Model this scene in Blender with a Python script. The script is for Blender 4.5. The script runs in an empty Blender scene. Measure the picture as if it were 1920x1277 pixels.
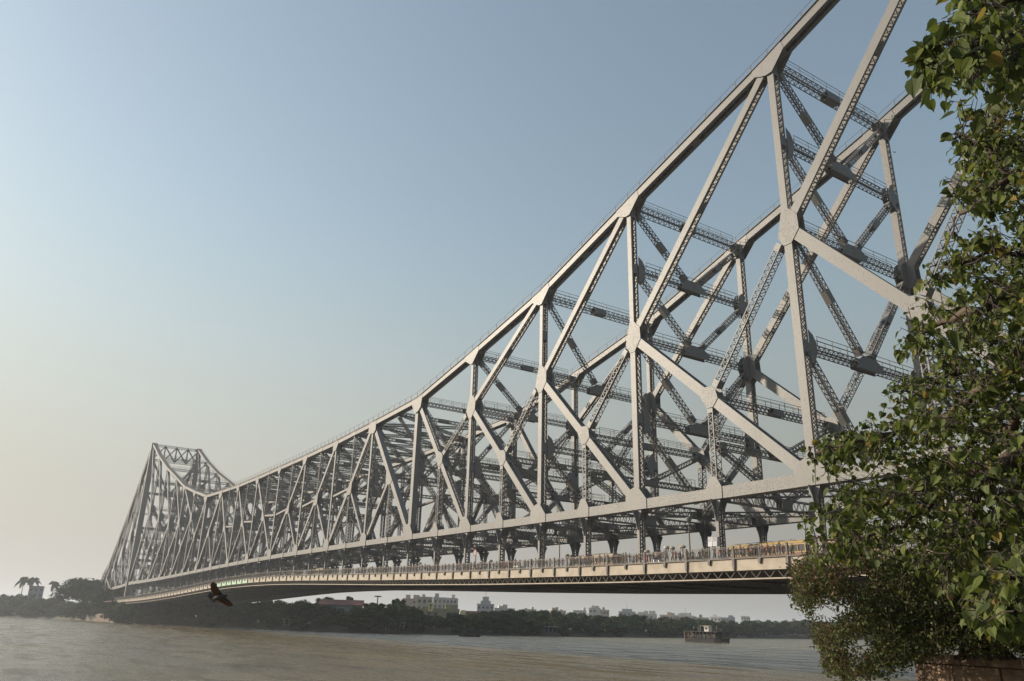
import bpy, bmesh, math, random
import numpy as np
from collections import defaultdict as DD
from mathutils import Vector, Matrix
random.seed(7); np.random.seed(7)
SC = bpy.context.scene
COL = SC.collection
R = math.radians

# ------------------------------------------------------------------ camera, sky, sun, exposure
CAM = Vector((139.845, -69.576, 4.271))
PITCH, ROLL, YAW, FPX = R(19.816), R(1.447), R(56.763), 1473.3      # focal length in pixels of the 1920 px wide photo
_f = Vector((-math.sin(YAW)*math.cos(PITCH), math.cos(YAW)*math.cos(PITCH), math.sin(PITCH)))
_r0 = Vector((math.cos(YAW), math.sin(YAW), 0)); _u0 = _r0.cross(_f)
_r = _r0*math.cos(ROLL) + _u0*math.sin(ROLL); _u = -_r0*math.sin(ROLL) + _u0*math.cos(ROLL)
cam_data = bpy.data.cameras.new('camera'); cam = bpy.data.objects.new('camera', cam_data); COL.objects.link(cam)
cam.matrix_world = Matrix(((_r.x, _u.x, -_f.x, CAM.x), (_r.y, _u.y, -_f.y, CAM.y), (_r.z, _u.z, -_f.z, CAM.z), (0, 0, 0, 1)))
cam_data.sensor_fit = 'HORIZONTAL'; cam_data.sensor_width = 36; cam_data.lens = FPX/1920*36
cam_data.clip_start = 0.1; cam_data.clip_end = 30000
SC.camera = cam

SUN_AZ = math.atan2(-0.75, -0.66); SUN_EL = R(22)
SUN = Vector((math.sin(SUN_AZ)*math.cos(SUN_EL), math.cos(SUN_AZ)*math.cos(SUN_EL), math.sin(SUN_EL)))
world = bpy.data.worlds.new('World'); SC.world = world; world.use_nodes = True
wn = world.node_tree; wn.nodes.clear()
sky = wn.nodes.new('ShaderNodeTexSky'); sky.sky_type = 'NISHITA'; sky.sun_disc = False
sky.sun_elevation = SUN_EL; sky.sun_rotation = SUN_AZ % (2*math.pi)
sky.air_density = 1.8; sky.dust_density = 1.2; sky.ozone_density = 1.5; sky.altitude = 0
bg = wn.nodes.new('ShaderNodeBackground'); bg.inputs['Strength'].default_value = 0.122
wo = wn.nodes.new('ShaderNodeOutputWorld')

def wnode(t, **k):
    n = wn.nodes.new(t)
    for a, v in k.items(): setattr(n, a, v)
    return n
# the low haze of a winter evening: the sky pales towards the horizon, a little more on the sun's side
wtc = wnode('ShaderNodeTexCoord'); wsep = wnode('ShaderNodeSeparateXYZ'); wn.links.new(wtc.outputs['Generated'], wsep.inputs[0])
wab = wnode('ShaderNodeMath', operation='ABSOLUTE'); wn.links.new(wsep.outputs['Z'], wab.inputs[0])
wmr = wnode('ShaderNodeMapRange', interpolation_type='SMOOTHERSTEP'); wmr.inputs[1].default_value = 0.0; wmr.inputs[2].default_value = 0.55; wmr.inputs[3].default_value = 0.95; wmr.inputs[4].default_value = 0.16
wn.links.new(wab.outputs[0], wmr.inputs[0])
wdot = wnode('ShaderNodeVectorMath', operation='DOT_PRODUCT'); wdot.inputs[1].default_value = (math.sin(SUN_AZ), math.cos(SUN_AZ), 0); wn.links.new(wtc.outputs['Generated'], wdot.inputs[0])
wms = wnode('ShaderNodeMapRange'); wms.inputs[1].default_value = -1; wms.inputs[2].default_value = 1; wms.inputs[3].default_value = 0.10; wms.inputs[4].default_value = 1.08; wn.links.new(wdot.outputs['Value'], wms.inputs[0])
wcol = wnode('ShaderNodeVectorMath', operation='SCALE'); wcol.inputs[0].default_value = (3.75, 3.6, 3.35); wn.links.new(wms.outputs[0], wcol.inputs['Scale'])
wmix = wnode('ShaderNodeMix', data_type='RGBA'); wn.links.new(wmr.outputs[0], wmix.inputs['Factor']); wn.links.new(sky.outputs[0], wmix.inputs['A']); wn.links.new(wcol.outputs[0], wmix.inputs['B'])
wn.links.new(wmix.outputs['Result'], bg.inputs[0]); wn.links.new(bg.outputs[0], wo.inputs[0])
sl = bpy.data.lights.new('sun', 'SUN'); sl.energy = 5.0; sl.angle = R(0.6); sl.color = (1.0, 0.87, 0.70)
so = bpy.data.objects.new('sun', sl); COL.objects.link(so); so.rotation_euler = (-SUN).to_track_quat('-Z', 'Y').to_euler()
SC.view_settings.view_transform = 'Standard'; SC.view_settings.look = 'None'
SC.view_settings.exposure = 0.35; SC.view_settings.gamma = 1.0; SC.view_settings.use_curve_mapping = False

# ------------------------------------------------------------------ helpers
def ray(px, py):
    return (_f + _r*((px-960)/FPX) - _u*((py-638.5)/FPX)).normalized()
def at_dist(px, py, dist):                       # a place in the world seen towards a pixel of the 1920 px photo
    return CAM + ray(px, py)*dist
def at_z(px, py, z):
    d = ray(px, py); return CAM + d*((z-CAM.z)/d.z)
def ground_dir(px, dist, z=0.0):                 # place at horizontal distance below pixel column px
    d = ray(px, 1165); h = Vector((d.x, d.y, 0)).normalized(); p = CAM + h*dist; p.z = z; return p

def tag(o, label=None, cat=None, group=None, kind=None):
    if label: o['label'] = label
    if cat: o['category'] = cat
    if group: o['group'] = group
    if kind: o['kind'] = kind
    return o
def empty(name, loc=(0, 0, 0), rz=0.0):
    o = bpy.data.objects.new(name, None); COL.objects.link(o); o.location = loc; o.rotation_euler.z = rz
    o.empty_display_size = 0.5; return o
class MB:
    """collects polygons, linked as one mesh object"""
    def __init__(s): s.v = []; s.f = []; s.m = []
    def poly(s, pts, mi=0):
        b = len(s.v); s.v.extend([tuple(p) for p in pts]); s.f.append(tuple(range(b, b+len(pts)))); s.m.append(mi)
    def box(s, c, ax, ay, az, mi=0, caps=True):
        """c centre, ax ay az half-extent vectors"""
        c = Vector(c); b = len(s.v)
        for i in (-1, 1):
            for j in (-1, 1):
                for k in (-1, 1): s.v.append(tuple(c + ax*i + ay*j + az*k))
        q = [(0, 1, 5, 4), (2, 6, 7, 3), (0, 4, 6, 2), (1, 3, 7, 5)]
        if caps: q += [(0, 2, 3, 1), (4, 5, 7, 6)]
        for f in q: s.f.append(tuple(b+i for i in reversed(f))); s.m.append(mi)
    def bx(s, x0, x1, y0, y1, z0, z1, mi=0):
        s.box(((x0+x1)/2, (y0+y1)/2, (z0+z1)/2), Vector(((x1-x0)/2, 0, 0)), Vector((0, (y1-y0)/2, 0)), Vector((0, 0, (z1-z0)/2)), mi)
    def bar(s, p, q, w, h, up=None, mi=0, caps=False):
        p = Vector(p); q = Vector(q); t = q-p; L = t.length
        if L < 1e-6: return
        t = t/L; up = Vector(up) if up else Vector((0, 0, 1))
        a = t.cross(up)
        if a.length < 1e-4: a = t.cross(Vector((1, 0, 0)))
        a.normalize(); b = a.cross(t)
        s.box((p+q)/2, t*(L/2), a*(w/2), b*(h/2), mi, caps)
    def tube(s, pts, rad, n=6, mi=0, cap=True):
        pts = [Vector(p) for p in pts]; rings = []
        for i, p in enumerate(pts):
            t = (pts[min(i+1, len(pts)-1)] - pts[max(i-1, 0)]).normalized()
            a = t.orthogonal().normalized() if i == 0 else (pa - t*pa.dot(t)).normalized()
            pa = a; b = t.cross(a); r = rad[i] if isinstance(rad, (list, tuple)) else rad
            base = len(s.v)
            for k in range(n):
                an = 2*math.pi*k/n; s.v.append(tuple(p + a*(r*math.cos(an)) + b*(r*math.sin(an))))
            rings.append(base)
        for i in range(len(rings)-1):
            for k in range(n):
                s.f.append((rings[i]+k, rings[i]+(k+1) % n, rings[i+1]+(k+1) % n, rings[i+1]+k)); s.m.append(mi)
        if cap:
            s.f.append(tuple(rings[0]+k for k in reversed(range(n)))); s.m.append(mi)
            s.f.append(tuple(rings[-1]+k for k in range(n))); s.m.append(mi)
    def prism(s, poly, off, mi=0):
        """poly: list of 3D points, off: extrusion vector"""
        n = len(poly); b = len(s.v); off = Vector(off)
        s.v.extend([tuple(Vector(p)) for p in poly]); s.v.extend([tuple(Vector(p)+off) for p in poly])
        s.f.append(tuple(b+i for i in reversed(range(n)))); s.m.append(mi)
        s.f.append(tuple(b+n+i for i in range(n))); s.m.append(mi)
        for i in range(n): s.f.append((b+i, b+(i+1) % n, b+n+(i+1) % n, b+n+i)); s.m.append(mi)
    def mesh(s, name, mats):
        me = bpy.data.meshes.new(name); me.from_pydata(s.v, [], s.f)
        for m in (mats if isinstance(mats, (list, tuple)) else [mats]): me.materials.append(m)
        if any(s.m): me.polygons.foreach_set('material_index', s.m)
        me.update(); return me
    def build(s, name, mats, parent=None, smooth=False):
        me = s.mesh(name, mats)
        if smooth: me.polygons.foreach_set('use_smooth', [True]*len(me.polygons))
        o = bpy.data.objects.new(name, me); COL.objects.link(o)
        if parent: o.parent = parent
        return o
def link(name, me, parent=None, loc=(0, 0, 0), rot=None):
    o = bpy.data.objects.new(name, me); COL.objects.link(o); o.location = loc
    if rot: o.rotation_euler = rot
    if parent: o.parent = parent
    return o
def copy_tree(o, parent=None):
    c = o.copy(); COL.objects.link(c); c.parent = parent
    if parent: c.matrix_parent_inverse = o.matrix_parent_inverse
    for ch in o.children: copy_tree(ch, c)
    return c
def hull2(pts):
    pts = sorted(set((round(a, 4), round(b, 4)) for a, b in pts))
    def half(ps):
        h = []
        for p in ps:
            while len(h) > 1 and (h[-1][0]-h[-2][0])*(p[1]-h[-2][1])-(h[-1][1]-h[-2][1])*(p[0]-h[-2][0]) <= 0: h.pop()
            h.append(p)
        return h
    a = half(pts); b = half(pts[::-1]); return a[:-1]+b[:-1]

# ------------------------------------------------------------------ materials
def mat(name, col, rough=0.6, noise=None, metal=0.0, bump=0.0, bscale=20, coord='Object', spec=None):
    """noise = list of (scale, other colour, low, high)"""
    m = bpy.data.materials.new(name); m.use_nodes = True; nt = m.node_tree; bs = nt.nodes['Principled BSDF']
    bs.inputs['Roughness'].default_value = rough; bs.inputs['Metallic'].default_value = metal
    if spec is not None: bs.inputs['Specular IOR Level'].default_value = spec
    cur = None
    tc = nt.nodes.new('ShaderNodeTexCoord')
    def N(scale, det=4):
        n = nt.nodes.new('ShaderNodeTexNoise'); n.inputs['Scale'].default_value = scale; n.inputs['Detail'].default_value = det
        nt.links.new(tc.outputs[coord], n.inputs['Vector']); return n
    if noise:
        for sc_, c2, lo, hi in noise:
            n = N(sc_); rp = nt.nodes.new('ShaderNodeMapRange'); rp.inputs['From Min'].default_value = lo; rp.inputs['From Max'].default_value = hi
            nt.links.new(n.outputs['Fac'], rp.inputs['Value'])
            mx = nt.nodes.new('ShaderNodeMix'); mx.data_type = 'RGBA'
            if cur is None: mx.inputs['A'].default_value = (*col, 1)
            else: nt.links.new(cur, mx.inputs['A'])
            mx.inputs['B'].default_value = (*c2, 1); nt.links.new(rp.outputs['Result'], mx.inputs['Factor']); cur = mx.outputs['Result']
        nt.links.new(cur, bs.inputs['Base Color'])
    else: bs.inputs['Base Color'].default_value = (*col, 1)
    if bump:
        n = N(bscale, 3); b = nt.nodes.new('ShaderNodeBump'); b.inputs['Strength'].default_value = bump; b.inputs['Distance'].default_value = 0.05
        nt.links.new(n.outputs['Fac'], b.inputs['Height']); nt.links.new(b.outputs['Normal'], bs.inputs['Normal'])
    return m

def steel_mat(name, col, dirt, rust):
    m = bpy.data.materials.new(name); m.use_nodes = True; nt = m.node_tree; bs = nt.nodes['Principled BSDF']; L = nt.links.new
    bs.inputs['Roughness'].default_value = 0.5; bs.inputs['Metallic'].default_value = 0.0; bs.inputs['Specular IOR Level'].default_value = 0.35
    geo = nt.nodes.new('ShaderNodeNewGeometry')
    oi = nt.nodes.new('ShaderNodeObjectInfo')
    def N(scale, det, stretch=None):
        mp = nt.nodes.new('ShaderNodeMapping'); L(geo.outputs['Position'], mp.inputs['Vector'])
        if stretch: mp.inputs['Scale'].default_value = stretch
        n = nt.nodes.new('ShaderNodeTexNoise'); n.inputs['Scale'].default_value = scale; n.inputs['Detail'].default_value = det
        L(mp.outputs[0], n.inputs['Vector']); return n.outputs['Fac']
    def RG(s, a, b, c=0, d=1):
        r = nt.nodes.new('ShaderNodeMapRange'); r.inputs[1].default_value = a; r.inputs[2].default_value = b
        r.inputs[3].default_value = c; r.inputs[4].default_value = d; L(s, r.inputs[0]); return r.outputs[0]
    def MIX(a, b, f):
        mx = nt.nodes.new('ShaderNodeMix'); mx.data_type = 'RGBA'
        for s, k in ((a, 'A'), (b, 'B')):
            if isinstance(s, tuple): mx.inputs[k].default_value = (*s, 1)
            else: L(s, mx.inputs[k])
        L(f, mx.inputs['Factor']); return mx.outputs['Result']
    c = MIX(col, tuple(x*0.86 for x in col), RG(N(0.25, 3), 0.35, 0.65))
    c = MIX(c, dirt, RG(N(1.2, 6, (1, 1, 0.25)), 0.52, 0.78, 0, 0.55))
    c = MIX(c, rust, RG(N(3.0, 5), 0.66, 0.80, 0, 0.5))
    c = MIX(c, tuple(x*0.80 for x in col), RG(oi.outputs['Random'], 0.0, 1.0, 0, 0.8))
    # rivet heads: small dark dots in rows, slightly raised
    vor = nt.nodes.new('ShaderNodeTexVoronoi'); vor.inputs['Scale'].default_value = 4.2; vor.inputs['Randomness'].default_value = 0.55
    L(geo.outputs['Position'], vor.inputs['Vector'])
    dots = RG(vor.outputs['Distance'], 0.24, 0.34, 1, 0)
    mx = nt.nodes.new('ShaderNodeMath'); mx.operation = 'MULTIPLY'; mx.inputs[1].default_value = 0.5; L(dots, mx.inputs[0])
    c = MIX(c, tuple(x*0.45 for x in dirt), mx.outputs[0])
    L(c, bs.inputs['Base Color'])
    bp = nt.nodes.new('ShaderNodeBump'); bp.inputs['Strength'].default_value = 0.35; bp.inputs['Distance'].default_value = 0.03
    L(dots, bp.inputs['Height']); L(bp.outputs[0], bs.inputs['Normal'])
    return m
M_STEEL = steel_mat('bridge_paint', (0.205, 0.202, 0.197), (0.105, 0.10, 0.095), (0.15, 0.085, 0.05))
M_LACE = mat('lacing_shade_paint', (0.072, 0.072, 0.074), 0.55, [(2.0, (0.11, 0.095, 0.085), 0.4, 0.7)])  # bridge paint darkened: the shade of backlit lacing is put into the colour
M_DARK = mat('shade_dark_steel', (0.070, 0.056, 0.042), 0.7, [(1.5, (0.04, 0.03, 0.022), 0.4, 0.7)])  # deck underside: the footway's shadow is put into this dark colour
M_FASC = mat('fascia_paint', (0.35, 0.305, 0.245), 0.65, [(0.7, (0.25, 0.21, 0.155), 0.42, 0.7), (9, (0.36, 0.28, 0.18), 0.62, 0.8)])
M_FGREEN = mat('fascia_green_paint', (0.33, 0.48, 0.35), 0.6, [(1.3, (0.33, 0.47, 0.33), 0.45, 0.75)])
M_RAIL = mat('railing_paint', (0.105, 0.09, 0.08), 0.6, [(3, (0.06, 0.048, 0.04), 0.4, 0.7)])
M_ASPH = mat('asphalt', (0.05, 0.05, 0.05), 0.9, [(0.8, (0.075, 0.07, 0.065), 0.4, 0.7)])
M_CONC = mat('pier_concrete', (0.13, 0.11, 0.09), 0.85, [(0.3, (0.12, 0.10, 0.08), 0.4, 0.65)], bump=0.3, bscale=3)

# ------------------------------------------------------------------ bridge geometry (1 unit = 1 m, water at z = 0)
FT = 0.3048; S1 = 35.25*FT; S2 = 42.75*FT; SPAN = 16*S1; MID = SPAN/2; TW = 23.16; ZC = 20.0
def XN(n):
    if n < 0:
        m = -n; return -(m*S1 if m <= 6 else 6*S1+(m-6)*S2)
    if n > 16:
        m = n-16; return SPAN + (m*S1 if m <= 6 else 6*S1+(m-6)*S2)
    return n*S1
def symn(n): return n if n <= 8 else 16-n
def zb(X):
    a = abs(X-MID)/200.0
    if a > 1.2: a = 1.2
    return ZC - 3.8142*a**2 + 3.8163*a**4 - 1.2317*a**6
ZTOP = {-12: 90.44, -10: 79.6, -8: 70.23, -6: 62.21, -4: 55.40, -2: 50.77, 0: 46.57, 2: 45.72, 4: 45.10, 6: 44.90, 8: 44.92}
ZMID = {-10: 53.5, -8: 47.27, -6: 41.56, -4: 40.75, -2: 40.73}
def P(kind, n, far):
    X = XN(n); y = TW*far; s = symn(n)
    if kind == 'B': return Vector((-X, y, zb(X)))
    if kind == 'T':
        if s % 2: return (P('T', n-1, far)+P('T', n+1, far))/2
        return Vector((-X, y, ZTOP[s]))
    if kind == 'M':
        if s < 0: return Vector((-X, y, ZMID[s]))
        a, b = (n-1, n+1) if n < 8 else (n+1, n-1)     # suspended span: middle of the long diagonal T(a)-B(b)
        return (P('T', a, far)+P('B', b, far))/2
    if kind == 'S':                                    # middle of the lower diagonal of a cantilever panel
        o = 1 if n < 8 else -1
        up = P('T', n+o, far) if symn(n+o) == 0 else P('M', n+o, far)
        return (up + P('B', n-o, far))/2
DECK_D = [0, 20, 40, 61, 87, 120, 152, 175, 228, 340]; DECK_Z = [-7.0, -7.1, -7.5, -8.05, -8.75, -9.5, -10.03, -10.25, -10.55, -10.9]
def zf(X): return ZC + float(np.interp(abs(X-MID), DECK_D, DECK_Z))     # bottom of the footway fascia
def zroad(X): return zf(X) + 1.0

BR = empty('cantilever_bridge', (0, 0, 0))
tag(BR, 'grey riveted steel cantilever truss bridge crossing the whole river', 'bridge')
YA = Vector((0, 1, 0))

def lace_face(mb, p, t, L, a, b, wa, cell, bw, double):
    """zigzag bars on a face: p start, t along, a across (width wa), b face normal"""
    n = max(1, int(round(L/cell))); st = L/n
    for i in range(n):
        s0 = p + t*(i*st); s1 = p + t*((i+1)*st)
        A = a*(wa/2)
        if double:
            mb.bar(s0-A, s1+A, bw, 0.025, b); mb.bar(s0+A, s1-A, bw, 0.025, b)
        else:
            h = (s0+s1)/2
            mb.bar(s0-A, h+A, bw, 0.025, b); mb.bar(h+A, s1-A, bw, 0.025, b)

def member(name, p, q, w, d, a=YA, mode='laced', trim=(0, 0), tie=None, mid_tie=True, lace=True, cell=None, double=False, mat_=None, flange=0.18):
    """built-up member: two web plates (w wide) standing d apart along a, laced on the two open sides"""
    p = Vector(p); q = Vector(q); t = (q-p); L = t.length; t /= L
    a = (a - t*a.dot(t)).normalized(); b = t.cross(a)
    p = p + t*trim[0]; q = q - t*trim[1]; L = (q-p).length; c = (p+q)/2
    mb = MB()
    for s in (-1, 1):
        mb.box(c + a*(s*(d/2-0.03)), t*(L/2), a*0.03, b*(w/2))
        for r in (-1, 1):                                # inward angle legs
            mb.box(c + a*(s*(d/2-0.06-flange/2)) + b*(r*(w/2-0.035)), t*(L/2), a*(flange/2), b*0.03)
    tie = tie if tie is not None else min(2.2, L*0.12)
    ties = [(0, tie), (L-tie, L)]
    if mid_tie and L > 14: ties.append((L/2-0.7, L/2+0.7))
    for s0, s1 in ties:
        for r in (-1, 1):
            mb.box(p + t*((s0+s1)/2) + b*(r*(w/2-0.012)), t*((s1-s0)/2), a*(d/2-0.065), b*0.015)
    if mode == 'solid':
        for r in (-1, 1): mb.box(c + b*(r*(w/2-0.02)), t*(L/2-0.01), a*(d/2-0.07), b*0.01)
    o = mb.build(name, mat_ or M_STEEL, BR)
    if name == 'top_chord':
        bu = b if b.z > 0 else -b; cv = MB(); cv.box(c + bu*(w/2+0.045), t*(L/2), a*(d/2+0.16), bu*0.04); cv.build('cover_plate', M_LACE, o)
    if mode == 'laced' and lace:
        lb = MB(); cell = cell or d*0.95
        for r in (-1, 1):
            lace_face(lb, p+t*tie+b*(r*(w/2-0.07)), t, L-2*tie, a, b, d-0.2, cell, 0.10, double)
        tag(lb.build('lacing', M_LACE, o), kind='stuff')
    return o

def lattice(name, p, q, w, d, a=YA, plate=None, cell=None, trim=(0, 0), rail=False, ang=0.11, mb_only=False):
    """four corner angles laced on all four sides; plate = half length of a solid middle box"""
    p = Vector(p); q = Vector(q); t = (q-p); L = t.length; t /= L
    a = (a - t*a.dot(t))
    if a.length < 0.05: a = Vector((1, 0, 0)); a = a - t*a.dot(t)
    a.normalize(); b = t.cross(a)
    p = p + t*trim[0]; q = q - t*trim[1]; L = (q-p).length; c = (p+q)/2
    mb = MB()
    for s in (-1, 1):
        for r in (-1, 1):
            e = a*(s*(d/2)) + b*(r*(w/2))
            mb.box(c + e - a*(s*ang/2), t*(L/2), a*(ang/2), b*0.02)
            mb.box(c + e - b*(r*ang/2), t*(L/2), a*0.02, b*(ang/2))
    for s0, s1 in ([(0, 0.9), (L-0.9, L)] + ([(L/2-plate, L/2+plate)] if plate else [])):
        cc = p + t*((s0+s1)/2); h = (s1-s0)/2
        for s in (-1, 1):
            mb.box(cc + a*(s*(d/2+0.025)), t*h, a*0.012, b*(w/2)); mb.box(cc + b*(s*(w/2+0.025)), t*h, a*(d/2-0.02), b*0.012)
    o = mb.build(name, M_STEEL, BR)
    lb = MB(); cell = cell or max(w, d)*0.9
    for s in (-1, 1):
        lace_face(lb, p+t*0.9+a*(s*(d/2-0.012)), t, L-1.8, b, a, w-0.1, cell, 0.085, False)
        lace_face(lb, p+t*0.9+b*(s*(w/2-0.012)), t, L-1.8, a, b, d-0.1, cell, 0.085, False)
    tag(lb.build('lacing', M_LACE, o), kind='stuff')
    if rail:
        rb = MB(); up = Vector((0, 0, 1)); side = a if abs(a.z) < 0.5 else b
        base = up*((w/2 if abs(b.z) > abs(a.z) else d/2)+0.02)
        for s in (-0.48*d, 0.48*d):
            o1 = side*s
            rb.bar(p+base+up*1.05+o1+t*1.5, q+base+up*1.05+o1-t*1.5, 0.05, 0.05); rb.bar(p+base+up*0.55+o1+t*1.5, q+base+up*0.55+o1-t*1.5, 0.035, 0.035)
            k = int((L-3)/2.5)
            for i in range(k+1):
                x = p+base+o1+t*(1.5+(L-3)*i/k); rb.bar(x-up*0.02, x+up*1.07, 0.06, 0.06, (1, 0, 0))
        rb.build('handrail', M_RAIL, o)
    return o

def gusset(node, dirs, d, g, name='gusset_plate'):
    """pair of plates at a node; dirs = [(direction, member width, reach)]"""
    pts = []
    for dr, w, rch in dirs:
        t = Vector(dr).normalized(); n = Vector((-t.z, 0, t.x))
        for s in (-1, 1):
            q = t*rch + n*(s*w/2); pts.append((q.x, q.z))
            q = n*(s*w/2); pts.append((q.x, q.z))
    h = hull2(pts)
    for s in (-1, 1):
        mb = MB()
        y0 = s*(d/2+0.005); y1 = s*(d/2+0.05)
        lo, hi = min(y0, y1), max(y0, y1)
        mb.prism([Vector((node.x+x, node.y+lo, node.z+z)) for x, z in reversed(h)], (0, hi-lo, 0))
        mb.build(name, M_STEEL, BR)

# member sizes: (width seen in elevation) grow towards the towers
def wid(n, base, grow): return 0.9*base + 0.95*grow*max(0, -symn(n))/12.0
D = 1.08     # distance between the two webs of every main member
def main_trusses():
    for far in (0, 1):
        G = DD(list)
        def mem(name, k1, n1, k2, n2, w, d=D, tr=(0.0, 0.0), r1=2.0, r2=2.0, **kw):
            a = P(k1, n1, far); b = P(k2, n2, far)
            member(name, a, b, w, d, trim=tr, **kw)
            G[(k1, n1)].append((b-a, w, r1)); G[(k2, n2)].append((a-b, w, r2))
        for side in (0, 1):
            N = (lambda k: -k) if side == 0 else (lambda k: 16+k)
            near = side == 0
            for k in range(6):
                a, b = N(2*k), N(2*k+2)
                wt = wid(a, 1.0, 0.45)
                mem('top_chord', 'T', a, 'T', b, wt, d=1.5, r1=2.4, r2=2.4, mode='laced', double=True, cell=1.3, flange=0.42)
                lastB = 'B'
                mem('bottom_chord', 'B', a, 'B', N(2*k+1), wid(a, 1.05, 0.62), d=1.35, r1=1.9, r2=1.2, mode='solid')
                mem('bottom_chord', 'B', N(2*k+1), 'B', b, wid(b, 1.05, 0.62), d=1.35, r1=1.2, r2=1.9, mode='solid')
                wd = wid(b, 0.95, 0.60)
                if k == 0:
                    mem('post', 'T', 0 if near else 16, 'B', a, 1.15, mode='solid', r1=2.6, r2=2.4)
                    mem('diagonal', 'T', a, 'S', N(1), 1.05, r1=2.6, r2=1.7, mid_tie=False)
                else:
                    mem('post', 'T', a, 'M', a, wid(a, 0.7, 0.38), r1=2.0, r2=2.2, double=True, cell=0.9)
                    mem('post', 'M', a, 'B', a, wid(a, 0.85, 0.38), r1=2.2, r2=2.2, double=True, cell=0.9)
                    mem('diagonal', 'M', a, 'S', N(2*k+1), wd, r1=1.7, r2=1.3, mid_tie=False)
                mem('diagonal', 'S', N(2*k+1), 'B', b, wd, r1=1.3, r2=2.2, mid_tie=False)
                if k >= 1:
                    if k < 5: mem('diagonal', 'M', a, 'T', b, wid(b, 0.75, 0.55), r1=1.8, r2=2.0)
                # laced secondary members
                s_ = P('S', N(2*k+1), far); bb = P('B', N(2*k+1), far)
                lattice('sub_post', s_, bb, 0.8, 0.95, trim=(1.0, 0.6)); G[('S', N(2*k+1))].append((bb-s_, 0.7, 1.3)); G[('B', N(2*k+1))].append((s_-bb, 0.9, 1.9))
                if k < 5:
                    mm = P('M', b, far); lattice('sub_diagonal', s_, mm, 0.85, 0.95, trim=(1.4, 2.0)); G[('S', N(2*k+1))].append((mm-s_, 0.7, 1.3)); G[('M', b)].append((s_-mm, 0.7, 1.5))
            # panel next to the tower
            mA = P('M', N(10), far); tT = P('T', N(12), far)
            member('diagonal', mA, tT, 1.3, D); G[('M', N(10))].append((tT-mA, 1.3, 3.2))
            # tower leg
            foot = Vector((P('B', N(12), far).x, TW*far, 9.0))
            member('tower_leg', tT + Vector((0, 0, 0.6)), foot, 2.0, 2.6, mode='solid', tie=4)
        # suspended span
        mem('top_chord', 'T', 0, 'T', 2, 0.95, d=1.5, mode='laced', double=True, cell=1.3, flange=0.42); mem('top_chord', 'T', 14, 'T', 16, 0.95, d=1.5, mode='laced', double=True, cell=1.3, flange=0.42)
        for n in range(2, 14): mem('top_chord', 'T', n, 'T', n+1, 0.95, d=1.4, mode='solid', r1=1.5, r2=1.5)
        for n in range(16): mem('bottom_chord', 'B', n, 'B', n+1, 1.05, d=1.3, mode='solid', r1=1.6, r2=1.6)
        for sgn in (0, 1):
            N = (lambda k: k) if sgn == 0 else (lambda k: 16-k)
            e = (P('T', N(2), far)+P('B', N(0), far))/2
            member('end_post', P('T', N(2), far), P('B', N(0), far), 1.1, 1.15, mode='solid'); G[('T', N(2))].append((P('B', N(0), far)-P('T', N(2), far), 1.1, 2.6)); G[('B', N(0))].append((P('T', N(2), far)-P('B', N(0), far), 1.1, 2.8))
            member('sub_diagonal', e, P('B', N(2), far), 0.7, 0.9, tie=0.8); G[('B', N(2))].append((e-P('B', N(2), far), 0.7, 2.2))
            lattice('sub_post', e, P('B', N(1), far), 0.6, 0.8)
            gusset(e, [(P('T', N(2), far)-e, 1.2, 1.8), (P('B', N(0), far)-e, 1.2, 1.8), (P('B', N(2), far)-e, 0.7, 1.9)], 1.18, 2)
            for k in (2, 4, 6):
                tn, mn, bn = N(k), N(k+1), N(k+2)
                m = P('M', mn, far); T_ = P('T', tn, far); B_ = P('B', bn, far)
                w = 1.0 if k == 2 else 0.8
                mem('diagonal', 'T', tn, 'M', mn, w, d=1.1, r1=2.2, r2=1.8, mid_tie=False); mem('diagonal', 'M', mn, 'B', bn, w, d=1.1, r1=1.8, r2=2.2, mid_tie=False)
                mem('sub_diagonal', 'M', mn, 'B', tn, 0.6, d=0.9, r1=1.8, r2=2.0, tie=0.8)
                lattice('sub_post', P('T', mn, far), m, 0.55, 0.8); lattice('sub_post', m, P('B', mn, far), 0.55, 0.8)
                mem('post', 'T', tn, 'B', tn, 0.7, d=1.1, r1=2.0, r2=2.2)
                v = P('B', bn, far); t2 = P('T', bn, far); q = Vector((v.x, v.y, m.z-0.8))
                member('sub_strut', m, q, 0.5, 0.7, tie=0.5)
        mem('post', 'T', 8, 'B', 8, 0.7, d=1.1, r1=1.8, r2=2.2)
        for (k, n), ds in G.items(): gusset(P(k, n, far), ds, 1.5 if k == 'T' and not (2 < n < 14) else (1.4 if k in 'TB' else D+0.03), 2)
main_trusses()

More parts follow.
